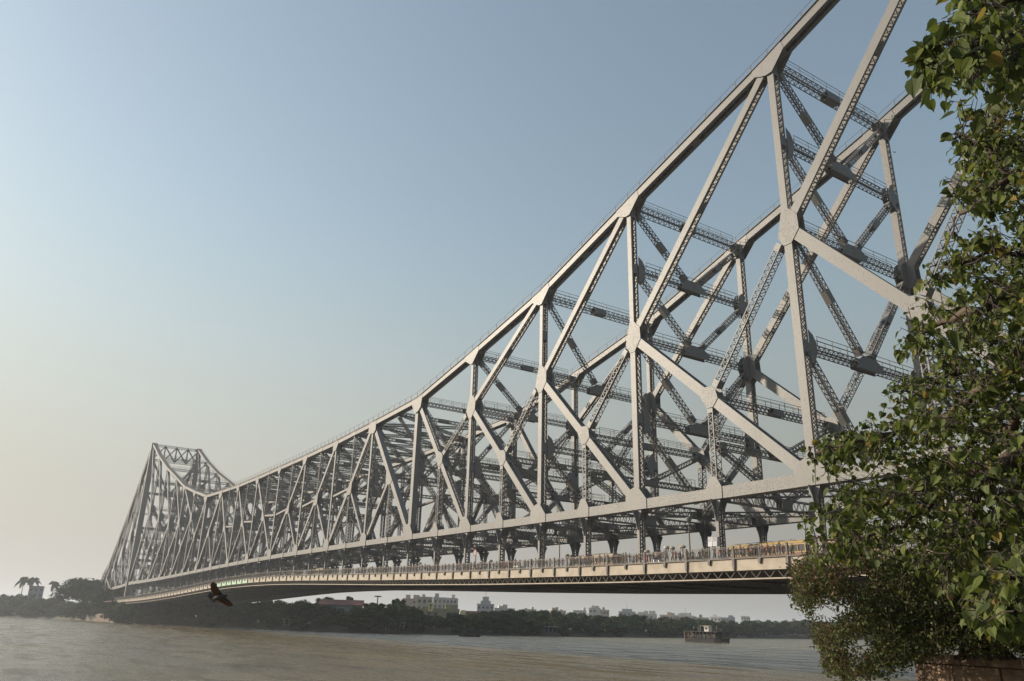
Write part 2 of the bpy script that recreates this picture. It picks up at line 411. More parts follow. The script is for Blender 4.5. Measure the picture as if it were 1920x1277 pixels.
def sway():
    for n in list(range(-10, 27)):
        s = symn(n)
        if s < 0 and s % 2: 
            a, b = P('S', n, 0), P('S', n, 1); la = P('B', n, 0); lb = P('B', n, 1)
            lattice('sway_strut', a, b, 0.85, 0.85, plate=1.0, trim=(0.6, 0.6), rail=True)
            mid = (la+lb)/2; mm = (a+b)/2
            h = (a.z+la.z)/2
            a2 = Vector((la.x, 0, h)); b2 = Vector((la.x, TW, h)); m2 = (a2+b2)/2
            lattice('sway_brace', a, m2, 0.7, 0.7, trim=(1, 1)); lattice('sway_brace', b, m2, 0.7, 0.7, trim=(1, 1))
            lattice('sway_strut', a2, b2, 0.8, 0.8, plate=1.6, trim=(0.6, 0.6), rail=True)
            lattice('sway_brace', a2, mid, 0.7, 0.7, trim=(1, 1)); lattice('sway_brace', b2, mid, 0.7, 0.7, trim=(1, 1))
            continue
        if s > 0 and s % 2:
            lattice('sway_strut', P('T', n, 0), P('T', n, 1), 0.7, 0.8, plate=1.2, trim=(0.6, 0.6), rail=False, cell=1.0); 
            m0, m1 = P('M', n, 0) if s >= 3 else (P('T', n, 0)+P('B', n, 0))/2, None
            q0 = Vector((m0.x, 0, m0.z)); q1 = Vector((m0.x, TW, m0.z))
            lattice('sway_strut', q0, q1, 0.7, 0.8, plate=1.2, trim=(0.6, 0.6), cell=1.0)
            md = (q0+q1)/2; tp = (P('T', n, 0)+P('T', n, 1))/2
            for q in (P('T', n, 0), P('T', n, 1)): lattice('sway_brace', q, md, 0.6, 0.6, trim=(1, 1), cell=1.0)
            continue
        t0, t1 = P('T', n, 0), P('T', n, 1); b0, b1 = P('B', n, 0), P('B', n, 1)
        if s < 0:
            m = P('M', n, 0).z
            lev = [t0.z-0.4]
            if s <= -6: lev.append((t0.z+m)/2)
            lev += [m, (m+b0.z)/2]
        elif s == 0: lev = [t0.z-0.4, t0.z*0.5+b0.z*0.5]
        else: lev = [t0.z-0.4, t0.z*0.55+b0.z*0.45]
        lev.append(b0.z+0.3)
        for i, z in enumerate(lev):
            a = Vector((t0.x, 0, z)); b = Vector((t0.x, TW, z)); last = i == len(lev)-1
            sz = (1.15 if s <= -4 else 0.9) if i == 0 else 0.95
            if not last:
                lattice('sway_strut', a, b, sz*0.92, sz, plate=(1.2 if i == 0 else 1.7), trim=(0.6, 0.6), rail=True)
                if i > 0:
                    for y0, sg in ((0.62, 1), (TW-0.62, -1)):
                        pts = [(0, -2.0), (0, 2.0), (0.75, 1.5), (1.25, 0.6), (1.25, -0.6), (0.75, -1.5)]
                        for xx in (-0.5, 0.5):      # bracket plates where the strut meets the posts
                            gm = MB(); gm.prism([Vector((a.x+xx, y0+sg*u, z+v)) for u, v in pts], (0.03, 0, 0))
                            gm.build('bracket_plate', M_STEEL, BR)
            if i > 0:
                zt = lev[i-1]; md = (a+b)/2
                for y in (0.4, TW-0.4):
                    lattice('sway_brace', Vector((a.x, y, zt-0.3)), md, 0.75, 0.8, plate=0.8, trim=(0.9, 1.6), rail=False)
                if not last:
                    for xx in (-0.52, 0.5):                # centre plates
                        cp = MB(); pts = [(-2.4, -0.62), (-2.4, 0.25), (-1.2, 0.95), (1.2, 0.95), (2.4, 0.25), (2.4, -0.62)]
                        cp.prism([Vector((a.x+xx, md.y+u, z+v)) for u, v in pts], (0.02, 0, 0)); cp.build('centre_plate', M_STEEL, BR)
    # top laterals of the suspended span
    for n in range(1, 15):
        lattice('lateral_brace', P('T', n, n % 2), P('T', n+1, (n+1) % 2), 0.6, 0.6, cell=0.9, trim=(1, 1), plate=1.0)
        lattice('lateral_brace', P('T', n, (n+1) % 2), P('T', n+1, n % 2), 0.6, 0.6, cell=0.9, trim=(1, 1))
    # lateral system at the bottom chords
    for n in range(-12, 29):
        b0, b1 = P('B', n, 0), P('B', n, 1)
        dz = Vector((0, 0, -0.15))
        lattice('lateral_strut', b0+dz, b1+dz, 1.3, 0.8, trim=(0.7, 0.7), plate=1.0, cell=1.1)
        if n < 28:
            c0, c1 = P('B', n+1, 0), P('B', n+1, 1); m0 = (b0+b1)/2
            if n % 2 == 0:
                for c in (c0, c1): lattice('lateral_brace', m0+dz, c+dz, 0.7, 0.7, trim=(1, 1), cell=1.2)
            else:
                m1 = (c0+c1)/2
                for b in (b0, b1): lattice('lateral_brace', b+dz, m1+dz, 0.7, 0.7, trim=(1, 1), cell=1.2)
sway()

def tower_and_anchor():
    for side in (0, 1):
        N12 = -12 if side == 0 else 28; X0 = XN(N12); sg = -1 if side == 0 else 1
        x = -X0; zt = ZTOP[-12]
        # portal truss between the tower tops
        fr = MB(); z1, z0 = zt-0.4, zt-8.4
        lattice('portal_chord', (x, 0, z1), (x, TW, z1), 1.1, 1.4, trim=(1, 1)); lattice('portal_chord', (x, 0, z0), (x, TW, z0), 1.1, 1.4, trim=(1, 1))
        w = TW/4
        for i in range(4):
            member('portal_brace', (x, i*w, z1), (x, (i+1)*w, z0), 0.55, 0.8, a=Vector((1, 0, 0)), tie=1); member('portal_brace', (x, (i+1)*w, z1), (x, i*w, z0), 0.55, 0.8, a=Vector((1, 0, 0)), tie=1)
            if i: member('portal_post', (x, i*w, z1), (x, i*w, z0), 0.6, 0.8, a=Vector((1, 0, 0)), tie=1)
        lv = [z0, zt-26, zt-44, zt-60, zb(X0)]
        for i in range(1, len(lv)):
            z = lv[i]; md = Vector((x, TW/2, z))
            member('sway_strut', (x, 0, z), (x, TW, z), 1.3, 1.2, a=Vector((1, 0, 0)), trim=(1, 1))
            for y in (0.8, TW-0.8): member('sway_brace', (x, y, lv[i-1]-0.5), md, 1.0, 1.1, a=Vector((1, 0, 0)), trim=(0.5, 0.5))
            cp = MB()
            for xx in (-0.75, 0.73): cp.prism([Vector((x+xx, TW/2+u, z+v)) for u, v in [(-2.8, -0.9), (-2.8, 0.4), (-1.4, 1.8), (1.4, 1.8), (2.8, 0.4), (2.8, -0.9)]], (0.02, 0, 0))
            cp.build('centre_plate', M_STEEL, BR)
        # anchor arm, five panels
        top = [zt, 74.0, 58.5, 44.5, 31.5, 25.5] if side == 1 else [zt, 75, 62, 50, 38, 28]
        bot = [zb(X0), 18.0, 17.6, 17.2, 16.8, 16.4]; pl = 99.06/5
        for far in (0, 1):
            y = TW*far
            T_ = [Vector((-(X0+sg*pl*j), y, top[j])) for j in range(6)]; B_ = [Vector((-(X0+sg*pl*j), y, bot[j])) for j in range(6)]
            M_ = [(T_[j]*0.45+B_[j]*0.55) for j in range(6)]
            for j in range(5):
                member('top_chord', T_[j], T_[j+1], 1.4, 1.4, double=True, cell=1.3); member('bottom_chord', B_[j], B_[j+1], 1.4, 1.35, mode='solid')
                S_ = (M_[j+1]+B_[j])/2
                member('diagonal', M_[j+1], B_[j], 1.2, D); 
                member('diagonal', M_[j+1], T_[j], 1.1, D)
                member('post', T_[j+1], B_[j+1], 0.9, D, double=True, cell=1.0)
                lattice('sub_post', S_, (B_[j]+B_[j+1])/2, 0.8, 0.9)
                lattice('sub_diagonal', S_, M_[j] if j else Vector((x, y, zt*0.5+10)), 0.8, 0.9)
            gs = [(T_[j], [(T_[j-1]-T_[j], 1.4, 2.2), (M_[j]-T_[j], 1.0, 3), ((T_[j+1]-T_[j]) if j < 5 else (B_[j]-T_[j]), 1.4, 2.2)]) for j in range(1, 6)]
            gs += [(M_[j], [(T_[j]-M_[j], 1, 3), (B_[j]-M_[j], 1, 3), (B_[j-1]-M_[j], 1.2, 3), (T_[j-1]-M_[j], 1.2, 3)]) for j in range(1, 6)]
            for nd, ds in gs: gusset(nd, ds, 1.42, 2)
        for j in range(1, 6):
            xx = -(X0+sg*pl*j)
            for z, pz in ((top[j]-0.5, top[j]-0.5), (top[j]*0.45+bot[j]*0.55, top[j]), (bot[j], top[j]*0.45+bot[j]*0.55)):
                lattice('sway_strut', (xx, 0, z), (xx, TW, z), 1.0, 1.0, plate=1.6, trim=(0.6, 0.6), cell=1.3)
                if pz > z+1:
                    for y in (0.5, TW-0.5): lattice('sway_brace', (xx, y, pz-0.6), (xx, TW/2, z), 0.85, 0.85, trim=(0.8, 1), cell=1.3)
        # piers
        for far in (0, 1):
            pb = MB(); yc = TW*far
            pb.bx(x-5.5, x+5.5, yc-4.5, yc+4.5, -2, 7.2); pb.bx(x-4.2, x+4.2, yc-4.2, yc+4.2, 7.2, 9.3)
            pb.build('pier', M_CONC, BR)
tower_and_anchor()

def rail_on_chord(far):
    """thin handrail that follows the top chord"""
    mb = MB(); ns = list(range(-12, 0, 2))+list(range(0, 17, 2))+list(range(18, 29, 2)); up = Vector((0, 0, 1))
    for i in range(len(ns)-1):
        a = P('T', ns[i], far)+up*0.75; b = P('T', ns[i+1], far)+up*0.75
        for y in (-0.66, 0.66):
            o = Vector((0, y, 0)); mb.bar(a+o+up*0.95, b+o+up*0.95, 0.045, 0.045)
            k = max(2, int((b-a).length/2.6))
            for j in range(k): q = a.lerp(b, j/k)+o; mb.bar(q-up*0.1, q+up*0.97, 0.07, 0.07, (1, 0, 0))
    return mb.build('handrail', M_RAIL, BR)
rail_on_chord(0); rail_on_chord(1)

def deck():
    # hangers
    for n in range(-11, 28):
        for far in (0, 1):
            b = P('B', n, far); X = XN(n); z1 = zroad(X)-0.3
            t = Vector((b.x, b.y, b.z-0.9)); q = Vector((b.x, b.y, z1))
            o = member('hanger', t, q, 0.42, 1.0, cell=0.85, tie=0.9, mid_tie=False)
            g = MB()
            for s in (-1, 1):
                y0 = b.y + s*0.52
                pts = [(-0.75, 0.35), (0.75, 0.35), (0.62, -0.3), (0.3, -1.0), (0.24, -2.0), (-0.24, -2.0), (-0.3, -1.0), (-0.62, -0.3)]
                g.prism([Vector((b.x+u, y0-0.02, t.z+v)) for u, v in pts], (0, 0.04, 0))
            tag(g.build('hanger_cap', M_STEEL, o), kind='stuff')
            f2 = MB()
            for s in (-1, 1):
                pts = [(0, 0.2), (0.95, 0.2), (0.5, -0.7), (0.1, -2.2), (0, -2.2)]
                f2.prism([Vector((b.x-0.03, b.y + s*(0.5+u), t.z+v)) for u, v in pts], (0.06, 0, 0))
            tag(f2.build('hanger_bracket', M_STEEL, o), kind='stuff')
    # longitudinal joints of the deck: half hanger bays
    xs = []
    for n in range(-12, 28): xs += [XN(n), (XN(n)+XN(n+1))/2]
    xs.append(XN(28)); xs = [xs[0]-30, xs[0]-15]+xs+[xs[-1]+15, xs[-1]+30, xs[-1]+60, xs[-1]+99]
    def strip(name, y0, y1, dz0, dz1, m, x_list=None):
        mb = MB(); L = x_list or xs
        for i in range(len(L)-1):
            a, b = L[i], L[i+1]; za, zb_ = zroad(a), zroad(b)
            v = [(-a, y0, za+dz0), (-a, y1, za+dz0), (-a, y1, za+dz1), (-a, y0, za+dz1), (-b, y0, zb_+dz0), (-b, y1, zb_+dz0), (-b, y1, zb_+dz1), (-b, y0, zb_+dz1)]
            for f in ((0, 1, 5, 4), (2, 3, 7, 6), (1, 2, 6, 5), (3, 0, 4, 7)): mb.poly([v[j] for j in f])
        return mb.build(name, m, BR)
    strip('roadway_deck', 0.9, TW-0.9, -0.45, -0.10, M_ASPH)
    for y0, y1 in ((-5.35, -0.65), (TW+0.65, TW+5.35)): strip('footway_deck', y0, y1, -0.28, 0.05, M_DARK)
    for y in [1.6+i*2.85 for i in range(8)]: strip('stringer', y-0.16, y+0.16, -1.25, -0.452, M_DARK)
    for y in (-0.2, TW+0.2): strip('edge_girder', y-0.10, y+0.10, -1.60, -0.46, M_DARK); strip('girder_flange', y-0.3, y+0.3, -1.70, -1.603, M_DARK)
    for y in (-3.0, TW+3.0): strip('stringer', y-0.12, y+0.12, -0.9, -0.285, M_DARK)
    for n in range(-12, 29):
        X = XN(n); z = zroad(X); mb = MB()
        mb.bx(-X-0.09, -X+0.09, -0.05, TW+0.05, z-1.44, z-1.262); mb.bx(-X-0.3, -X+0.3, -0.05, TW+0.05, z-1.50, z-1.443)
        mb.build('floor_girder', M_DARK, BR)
        for s, y in ((-1, -0.35), (1, TW+0.35)):       # footway cantilever bracket
            k = MB(); k.prism([Vector((-X-0.06, y+s*u, z+v)) for u, v in [(0, -1.6), (0, -0.32), (4.9, -0.32), (4.9, -0.75)]][::s], (0.12, 0, 0))
            k.build('footway_bracket', M_DARK, BR)
    # bays: fascia, railing, posts, footway truss
    gi = 0
    bays = [(xs[i], xs[i+1]) for i in range(2, len(xs)-5)]
    for i, (a, b) in enumerate(bays):
        za, zb_ = zf(a), zf(b)
        for far in (0, 1):
            ys = -5.6 if far == 0 else TW+5.6; s = -1 if far == 0 else 1
            yi = ys - s*0.10
            def pt(u, z, y): return Vector((-(a+(b-a)*u), y, za+(zb_-za)*u+z))
            # fascia panel
            pm = MB(); off = Vector((0, s*0.08, 0))
            pm.prism([pt(0.012, 0, yi), pt(0.988, 0, yi), pt(0.988, 1.12, yi), pt(0.012, 1.12, yi)], off)
            green = 114 < (a+b)/2 < 149 and far == 0
            green = (88 < (a+b)/2 < 122) and far == 0
            po = pm.build('fascia_panel', M_FGREEN if green else M_FASC, BR)
            if green: po['label'] = 'fascia panel painted pale green'
            # brackets in front of the fascia: long at the joint, short at mid bay
            bm_ = MB(); w = 0.13
            def bracket(u, lo, wd):
                c = pt(u, 0, ys)
                bm_.prism([c+Vector((-wd, s*0.004, 1.14)), c+Vector((wd, s*0.004, 1.14)), c+Vector((wd*0.8, s*0.004, lo+0.35)), c+Vector((wd*0.45, s*0.004, lo)), c+Vector((-wd*0.45, s*0.004, lo)), c+Vector((-wd*0.8, s*0.004, lo+0.35))], (0, s*0.16, 0))
            bracket(0.0, 0.08, 0.17); bracket(0.5, 0.62, 0.22)
            bm_.build('fascia_bracket', M_RAIL, BR)
            # railing
            rb = MB(); z0, z1 = 1.30, 2.28
            for z, h in ((z1, 0.07), (z1-0.14, 0.035), (z0, 0.05)): rb.bar(pt(0, z, ys), pt(1, z, ys), 0.05, h)
            nb = 34
            for j in range(1, nb):
                u = j/nb
                if abs(u-0.5) < 0.01: continue
                rb.bar(pt(u, z0, ys), pt(u, z1-0.14, ys), 0.028, 0.028, (1, 0, 0))
            rb.bar(pt(0, 1.17, ys), pt(1, 1.17, ys), 0.26, 0.10)
            ro = rb.build('railing', M_RAIL, BR)
            pp = MB()
            for u, wd in ((0, 0.11), (0.5, 0.07)): pp.bar(pt(u, 1.1, ys), pt(u, 2.42, ys), wd*1.6, wd*1.6, (1, 0, 0), caps=True)
            pp.build('railing_post', M_RAIL, BR)
            # lattice girder under the footway edge
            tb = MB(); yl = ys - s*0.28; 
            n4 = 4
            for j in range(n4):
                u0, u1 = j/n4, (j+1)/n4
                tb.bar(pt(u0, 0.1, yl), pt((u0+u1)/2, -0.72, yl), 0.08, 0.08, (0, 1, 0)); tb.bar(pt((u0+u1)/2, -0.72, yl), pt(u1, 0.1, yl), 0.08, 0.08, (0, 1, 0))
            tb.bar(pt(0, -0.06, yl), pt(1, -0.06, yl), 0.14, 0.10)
            if far: continue
            to = tb.build('footway_truss', M_DARK, BR)
            cb = MB(); cb.bar(pt(0, -0.80, yl), pt(1, -0.80, yl), 0.24, 0.13, caps=True); cb.build('truss_chord', M_FASC, to)
    strip('edge_girder', TW+5.2, TW+5.4, -1.85, -0.9, M_DARK)
deck()

# ------------------------------------------------------------------ water, land, haze
def water_mat():
    m = bpy.data.materials.new('river_water'); m.use_nodes = True; nt = m.node_tree; bs = nt.nodes['Principled BSDF']; L = nt.links.new
    geo = nt.nodes.new('ShaderNodeNewGeometry')
    def N(scale, det, st=(1, 1, 1), rot=0.6):
        mp = nt.nodes.new('ShaderNodeMapping'); mp.inputs['Scale'].default_value = st; mp.inputs['Rotation'].default_value = (0, 0, rot)
        L(geo.outputs['Position'], mp.inputs['Vector']); n = nt.nodes.new('ShaderNodeTexNoise'); n.inputs['Scale'].default_value = scale; n.inputs['Detail'].default_value = det; n.inputs['Roughness'].default_value = 0.68
        L(mp.outputs[0], n.inputs['Vector']); return n.outputs['Fac']
    def M(op, a, b):
        x = nt.nodes.new('ShaderNodeMath'); x.operation = op
        for i, s in enumerate((a, b)):
            if isinstance(s, (int, float)): x.inputs[i].default_value = s
            else: L(s, x.inputs[i])
        return x.outputs[0]
    big = N(0.035, 4, (1, 2.2, 1), 0.9); silt = nt.nodes.new('ShaderNodeMapRange'); silt.inputs[1].default_value = 0.42; silt.inputs[2].default_value = 0.6; L(big, silt.inputs[0])
    mx = nt.nodes.new('ShaderNodeMix'); mx.data_type = 'RGBA'; mx.inputs['A'].default_value = (0.140, 0.115, 0.066, 1); mx.inputs['B'].default_value = (0.105, 0.090, 0.056, 1)
    L(silt.outputs[0], mx.inputs['Factor']); L(mx.outputs['Result'], bs.inputs['Base Color'])
    bs.inputs['IOR'].default_value = 1.33
    rg_ = nt.nodes.new('ShaderNodeMapRange'); rg_.inputs[1].default_value = 0.40; rg_.inputs[2].default_value = 0.62; rg_.inputs[3].default_value = 0.10; rg_.inputs[4].default_value = 0.42
    L(N(0.16, 9, (0.45, 1.7, 1), -YAW), rg_.inputs[0]); L(rg_.outputs[0], bs.inputs['Roughness'])
    ang = YAW
    h = M('ADD', M('MULTIPLY', N(0.30, 9, (1, 1.25, 1), -ang), 1.15), M('MULTIPLY', N(2.6, 4, (0.8, 1.4, 1), -ang+0.3), 0.26))
    patch = nt.nodes.new('ShaderNodeMapRange'); patch.inputs[1].default_value = 0.38; patch.inputs[2].default_value = 0.60; patch.inputs[3].default_value = 0.6; patch.inputs[4].default_value = 1.25
    L(N(0.06, 6, (0.35, 1.6, 1), -ang), patch.inputs[0])
    h = M('MULTIPLY', h, patch.outputs[0])
    bp = nt.nodes.new('ShaderNodeBump'); bp.inputs['Strength'].default_value = 1.0; bp.inputs['Distance'].default_value = 0.20
    L(h, bp.inputs['Height']); L(bp.outputs[0], bs.inputs['Normal'])
    return m
def water():
    mb = MB(); mb.poly([(-9000, -9000, 0), (9000, -9000, 0), (9000, 9000, 0), (-9000, 9000, 0)])
    tag(mb.build('river_water', water_mat()), kind='structure')
water()
WL = [(-4000, -1900), (-1100, -330)]
_q = at_z(0, 1156.6, 0); WL.append((_q.x, _q.y))
for px, py in ((100, 1160.2), (200, 1166), (226, 1169.2), (268, 1171.0), (310, 1171.3), (400, 1174.5), (520, 1180.5), (640, 1186), (770, 1189), (900, 1191), (1050, 1193.3), (1200, 1195), (1350, 1196.2), (1500, 1197.4), (1620, 1199)):
    q = at_z(px, py, 0); WL.append((q.x, q.y))
WL += [(-330, 1000), (-700, 2000), (-2000, 5000)]
M_LAND = mat('bank_earth', (0.075, 0.062, 0.042), 0.95, [(0.15, (0.045, 0.05, 0.025), 0.4, 0.6), (0.8, (0.085, 0.07, 0.05), 0.55, 0.7)], bump=0.4, bscale=1.5)
def land():
    mb = MB(); n = len(WL); prof = [(-2, -0.6), (0, 0.0), (2.5, 0.9), (9, 2.2), (60, 3.0), (4200, 3.5)]
    P2 = [Vector((x, y, 0)) for x, y in WL]; rows = []
    for i, p in enumerate(P2):
        t = (P2[min(i+1, n-1)]-P2[max(i-1, 0)]).normalized(); nn = Vector((-t.y, t.x, 0))
        if i > 2 and i < n-3:
            h = Vector((p.x-CAM.x, p.y-CAM.y, 0)).normalized(); nn = (nn*0.3+h).normalized()
        rows.append([p + nn*o*(1 if o < 100 else 1) + Vector((0, 0, z+ (random.uniform(-.15, .15) if 1 < o < 70 else 0))) for o, z in prof])
    for i in range(n-1):
        for j in range(len(prof)-1): mb.poly([rows[i][j], rows[i+1][j], rows[i+1][j+1], rows[i][j+1]])
    tag(mb.build('far_river_bank', M_LAND), kind='structure')
    nb = MB()      # the near bank the photographer stands on
    pts = [at_z(1700, 1277, 2.0), at_z(2600, 1290, 2.0)]
    f = Vector((-math.sin(YAW), math.cos(YAW), 0)); r = Vector((math.cos(YAW), math.sin(YAW), 0)); c = Vector((CAM.x, CAM.y, 0))
    e = [(-30, -3), (-6, 0.5), (0, 1.2), (3.2, 4.5), (3.6, 9.6), (12, 16), (60, 45)]
    for i in range(len(e)-1):
        a, b = [c + r*u + f*v for u, v in (e[i], e[i+1])]; k = f*-80 + r*(20)
        nb.poly([a+Vector((0, 0, -0.5)), b+Vector((0, 0, -0.5)), b+Vector((0, 0, 2.4)), a+Vector((0, 0, 2.4))])
        nb.poly([a+Vector((0, 0, 2.4)), b+Vector((0, 0, 2.4)), b+k+Vector((0, 0, 2.6)), a+k+Vector((0, 0, 2.6))])
    tag(nb.build('near_river_bank', M_LAND), kind='structure')
land()
HAZE = 0.00026
def haze():
    mb = MB(); mb.bx(-9500, 9500, -9500, 9500, -1.6, 96)
    m = bpy.data.materials.new('haze'); m.use_nodes = True; nt = m.node_tree; nt.nodes.clear()
    v = nt.nodes.new('ShaderNodeVolumePrincipled'); v.inputs['Color'].default_value = (0.86, 0.92, 1.0, 1); v.inputs['Density'].default_value = HAZE
    v.inputs['Anisotropy'].default_value = 0.25
    o = nt.nodes.new('ShaderNodeOutputMaterial'); nt.links.new(v.outputs[0], o.inputs['Volume'])
    tag(mb.build('haze', m), kind='stuff')
haze()

# ------------------------------------------------------------------ vegetation on the far bank
def leaf_mat(name, col, col2, trans=0.25, rough=0.55, spec=0.3):
    m = bpy.data.materials.new(name); m.use_nodes = True; nt = m.node_tree; bs = nt.nodes['Principled BSDF']; L = nt.links.new
    geo = nt.nodes.new('ShaderNodeNewGeometry'); oi = nt.nodes.new('ShaderNodeObjectInfo')
    mx = nt.nodes.new('ShaderNodeMix'); mx.data_type = 'RGBA'; mx.inputs['A'].default_value = (*col, 1); mx.inputs['B'].default_value = (*col2, 1)
    ad = nt.nodes.new('ShaderNodeMath'); ad.operation = 'ADD'; L(geo.outputs['Random Per Island'], ad.inputs[0]); L(oi.outputs['Random'], ad.inputs[1])
    fr = nt.nodes.new('ShaderNodeMath'); fr.operation = 'FRACT'; L(ad.outputs[0], fr.inputs[0])
    L(fr.outputs[0], mx.inputs['Factor']); L(mx.outputs['Result'], bs.inputs['Base Color'])
    bs.inputs['Roughness'].default_value = rough; bs.inputs['Specular IOR Level'].default_value = spec
    tr = nt.nodes.new('ShaderNodeBsdfTranslucent'); L(mx.outputs['Result'], tr.inputs[0])
    ms = nt.nodes.new('ShaderNodeMixShader'); ms.inputs[0].default_value = trans; L(bs.outputs[0], ms.inputs[1]); L(tr.outputs[0], ms.inputs[2])
    L(ms.outputs[0], nt.nodes['Material Output'].inputs['Surface']); return m
M_FOL = [leaf_mat('foliage_dark', (0.014, 0.026, 0.012), (0.032, 0.054, 0.020), 0.06, 1.0, 0.02), leaf_mat('foliage_mid', (0.025, 0.042, 0.015), (0.052, 0.074, 0.024), 0.08, 1.0, 0.02), leaf_mat('foliage_olive', (0.032, 0.042, 0.016), (0.064, 0.072, 0.028), 0.08, 1.0, 0.02)]
M_BARK = mat('bark', (0.09, 0.065, 0.045), 0.9, [(6, (0.05, 0.035, 0.025), 0.4, 0.6)], bump=0.5, bscale=12)
M_PALM = leaf_mat('palm_leaf', (0.022, 0.034, 0.012), (0.04, 0.05, 0.02), 0.08, 0.9, 0.05)
def crown_mesh(seed, n=2600, clumps=22, flat=1.0, q=0.085, mi=0):
    """unit crown: radius 1, base at z=0, top at z about 1.5*flat"""
    rg = random.Random(seed); mb = MB(); cl = []
    for i in range(clumps):
        an = rg.uniform(0, 6.283); rr = math.sqrt(rg.random())*0.72; z = rg.uniform(0.05, 1.15)
        rr *= math.sqrt(max(0.15, 1-((z-0.5)/0.95)**2)); cl.append((Vector((rr*math.cos(an), rr*math.sin(an), z*flat)), rg.uniform(0.22, 0.42)))
    for i in range(n):
        c, r = cl[rg.randrange(clumps)]
        d = Vector((rg.gauss(0, 1), rg.gauss(0, 1), rg.gauss(0, 1))).normalized(); p = c + Vector((d.x*r, d.y*r, d.z*r*0.75*min(1, flat+0.2)))*rg.uniform(0.55, 1.06)
        a = Vector((rg.gauss(0, 1), rg.gauss(0, 1), rg.gauss(0, 1))).normalized(); b = (d*0.8+Vector((0, 0, 0.3))).cross(a)
        if b.length < 0.1: continue
        b.normalize(); a = b.cross(d).normalized(); s = q*rg.uniform(0.5, 1.3)
        mb.poly([p-a*s, p-b*s*0.6, p+a*s, p+b*s*0.6])
    return mb.mesh('crown', M_FOL[mi])
CROWNS = [crown_mesh(i, mi=i % 3 if i < 6 else 0) for i in range(8)]
WIDE = crown_mesh(50, 9000, 40, flat=0.5, q=0.042, mi=0)
def trunk_mesh():
    mb = MB(); mb.tube([(0, 0, -0.3), (0.02, 0.01, 0.5), (0.0, 0.03, 1.0)], [0.07, 0.05, 0.035], 6)
    for a in (0.3, 2.4, 4.4): mb.tube([(0, 0.02, 0.75), (0.25*math.cos(a), 0.25*math.sin(a), 1.15)], [0.035, 0.015], 5)
    return mb.mesh('trunk', M_BARK)
TRUNK = trunk_mesh()
def far_tree(p, h, w, ci, label, group=None, mesh=None, ch=None, name='bank_tree'):
    e = empty(name, p, random.uniform(0, 6.28)); tag(e, label, 'tree', group)
    ch = ch or h*random.uniform(0.88, 0.99)                      # crown height
    t = link('trunk', TRUNK, e); t.scale = (h*0.55, h*0.55, (h-ch)+0.25*ch)
    c = link('crown', mesh or CROWNS[ci % 8], e); c.location = (0, 0, h-ch); c.scale = (w/2, w/2*random.uniform(0.85, 1.1), ch/(1.42 if mesh is None else 0.82)); return e
WLP = [Vector((x, y, 0)) for x, y in WL]
def shore(px, extra=0.0):
    """point on land seen below pixel column px, extra metres behind the waterline"""
    d = ray(px, 1165); h = Vector((d.x, d.y, 0)).normalized(); best = None
    for i in range(len(WLP)-1):
        a, b = WLP[i], WLP[i+1]; u = b-a; den = h.x*u.y-h.y*u.x
        if abs(den) < 1e-9: continue
        w = a-Vector((CAM.x, CAM.y, 0)); t = (w.x*u.y-w.y*u.x)/den; s = (w.x*h.y-w.y*h.x)/den
        if t > 20 and -0.001 <= s <= 1.001 and (best is None or t < best): best = t
    t = (best or 600)+extra; q = CAM+h*t; q.z = 0.4 if extra < 3 else (2.0 if extra < 20 else 2.9); return q, t
def top_z(px, py, dist):
    d = ray(px, py); return CAM.z + d.z/math.hypot(d.x, d.y)*dist
SKY_X = [-60, 0, 40, 90, 110, 235, 290, 310, 440, 470, 560, 590, 630, 640, 665, 700, 745, 765, 800, 830, 870, 900, 930, 1000, 1040, 1060, 1100, 1200, 1300, 1400, 1500, 1620]
SKY_Y = [1108, 1104, 1106, 1112, 1118, 1124, 1128, 1119, 1117, 1117, 1120, 1120, 1128, 1146, 1134, 1130, 1126, 1132, 1152, 1150, 1144, 1141, 1138, 1142, 1134, 1148, 1145, 1151, 1156, 1159, 1159, 1163]
LBL = ['dark rounded tree in the leafy belt on the far bank', 'mid green bushy tree in the leafy belt on the far bank', 'olive green tree in the leafy belt on the far bank']
ZONES = [(-60, 'at the far left edge'), (10, 'beneath the pair of palms'), (62, 'beneath the lone palm'), (104, 'under the broad rain tree'), (160, 'under the right half of the rain tree'), (205, 'before the foot of the far tower'), (262, 'beside the quay wall end'), (310, 'below the deck left of the pigeon'), (372, 'just below the pigeon'), (430, 'below the deck right of the pigeon'), (490, 'left of the white columned pavilion'), (540, 'behind the white columned pavilion'), (585, 'left of the red roofed shed'), (625, 'in front of the red roofed shed'), (675, 'below the slender lamp mast'), (722, 'behind the timber landing stage'), (768, 'below the cream balconied tower'), (806, 'below the T billboard'), (840, 'below the ribbed white tower'), (868, 'below the red brick block'), (900, 'below the stepped building with spire'), (932, 'below the long white block'), (968, 'below the cream house'), (1003, 'behind the pale riverside pavilion'), (1040, 'below the pink house'), (1080, 'below the stair tower house'), (1110, 'below the bright five storey block'), (1150, 'below the grey domed block'), (1195, 'below the wide pale block'), (1240, 'left of the ferry below the twin roof towers'), (1282, 'behind the stern of the ferry'), (1330, 'behind the ferry bow'), (1376, 'just right of the ferry'), (1420, 'below the narrow grey tower block'), (1462, 'below the last white house'), (1500, 'behind the left twigs of the shrub'), (1560, 'seen through gaps in the shrub'), (1600, 'hidden deep behind the shrub')]
TREE_USED = {}
def tree_label(px, row, ci):
    zone = [n for x, n in ZONES if px >= x][-1]
    look = ['dark rounded', 'mid green bushy', 'olive green', 'dark domed', 'mid green rounded', 'olive green bushy', 'very dark dense', 'dark broad'][ci]
    where = ['waterside', 'middle row', 'rear row'][row]; k = (zone, where); n = TREE_USED.get(k, 0); TREE_USED[k] = n+1
    return '%s%s %s tree %s' % (['', 'second ', 'third ', 'fourth '][min(n, 3)], look, where, zone), None
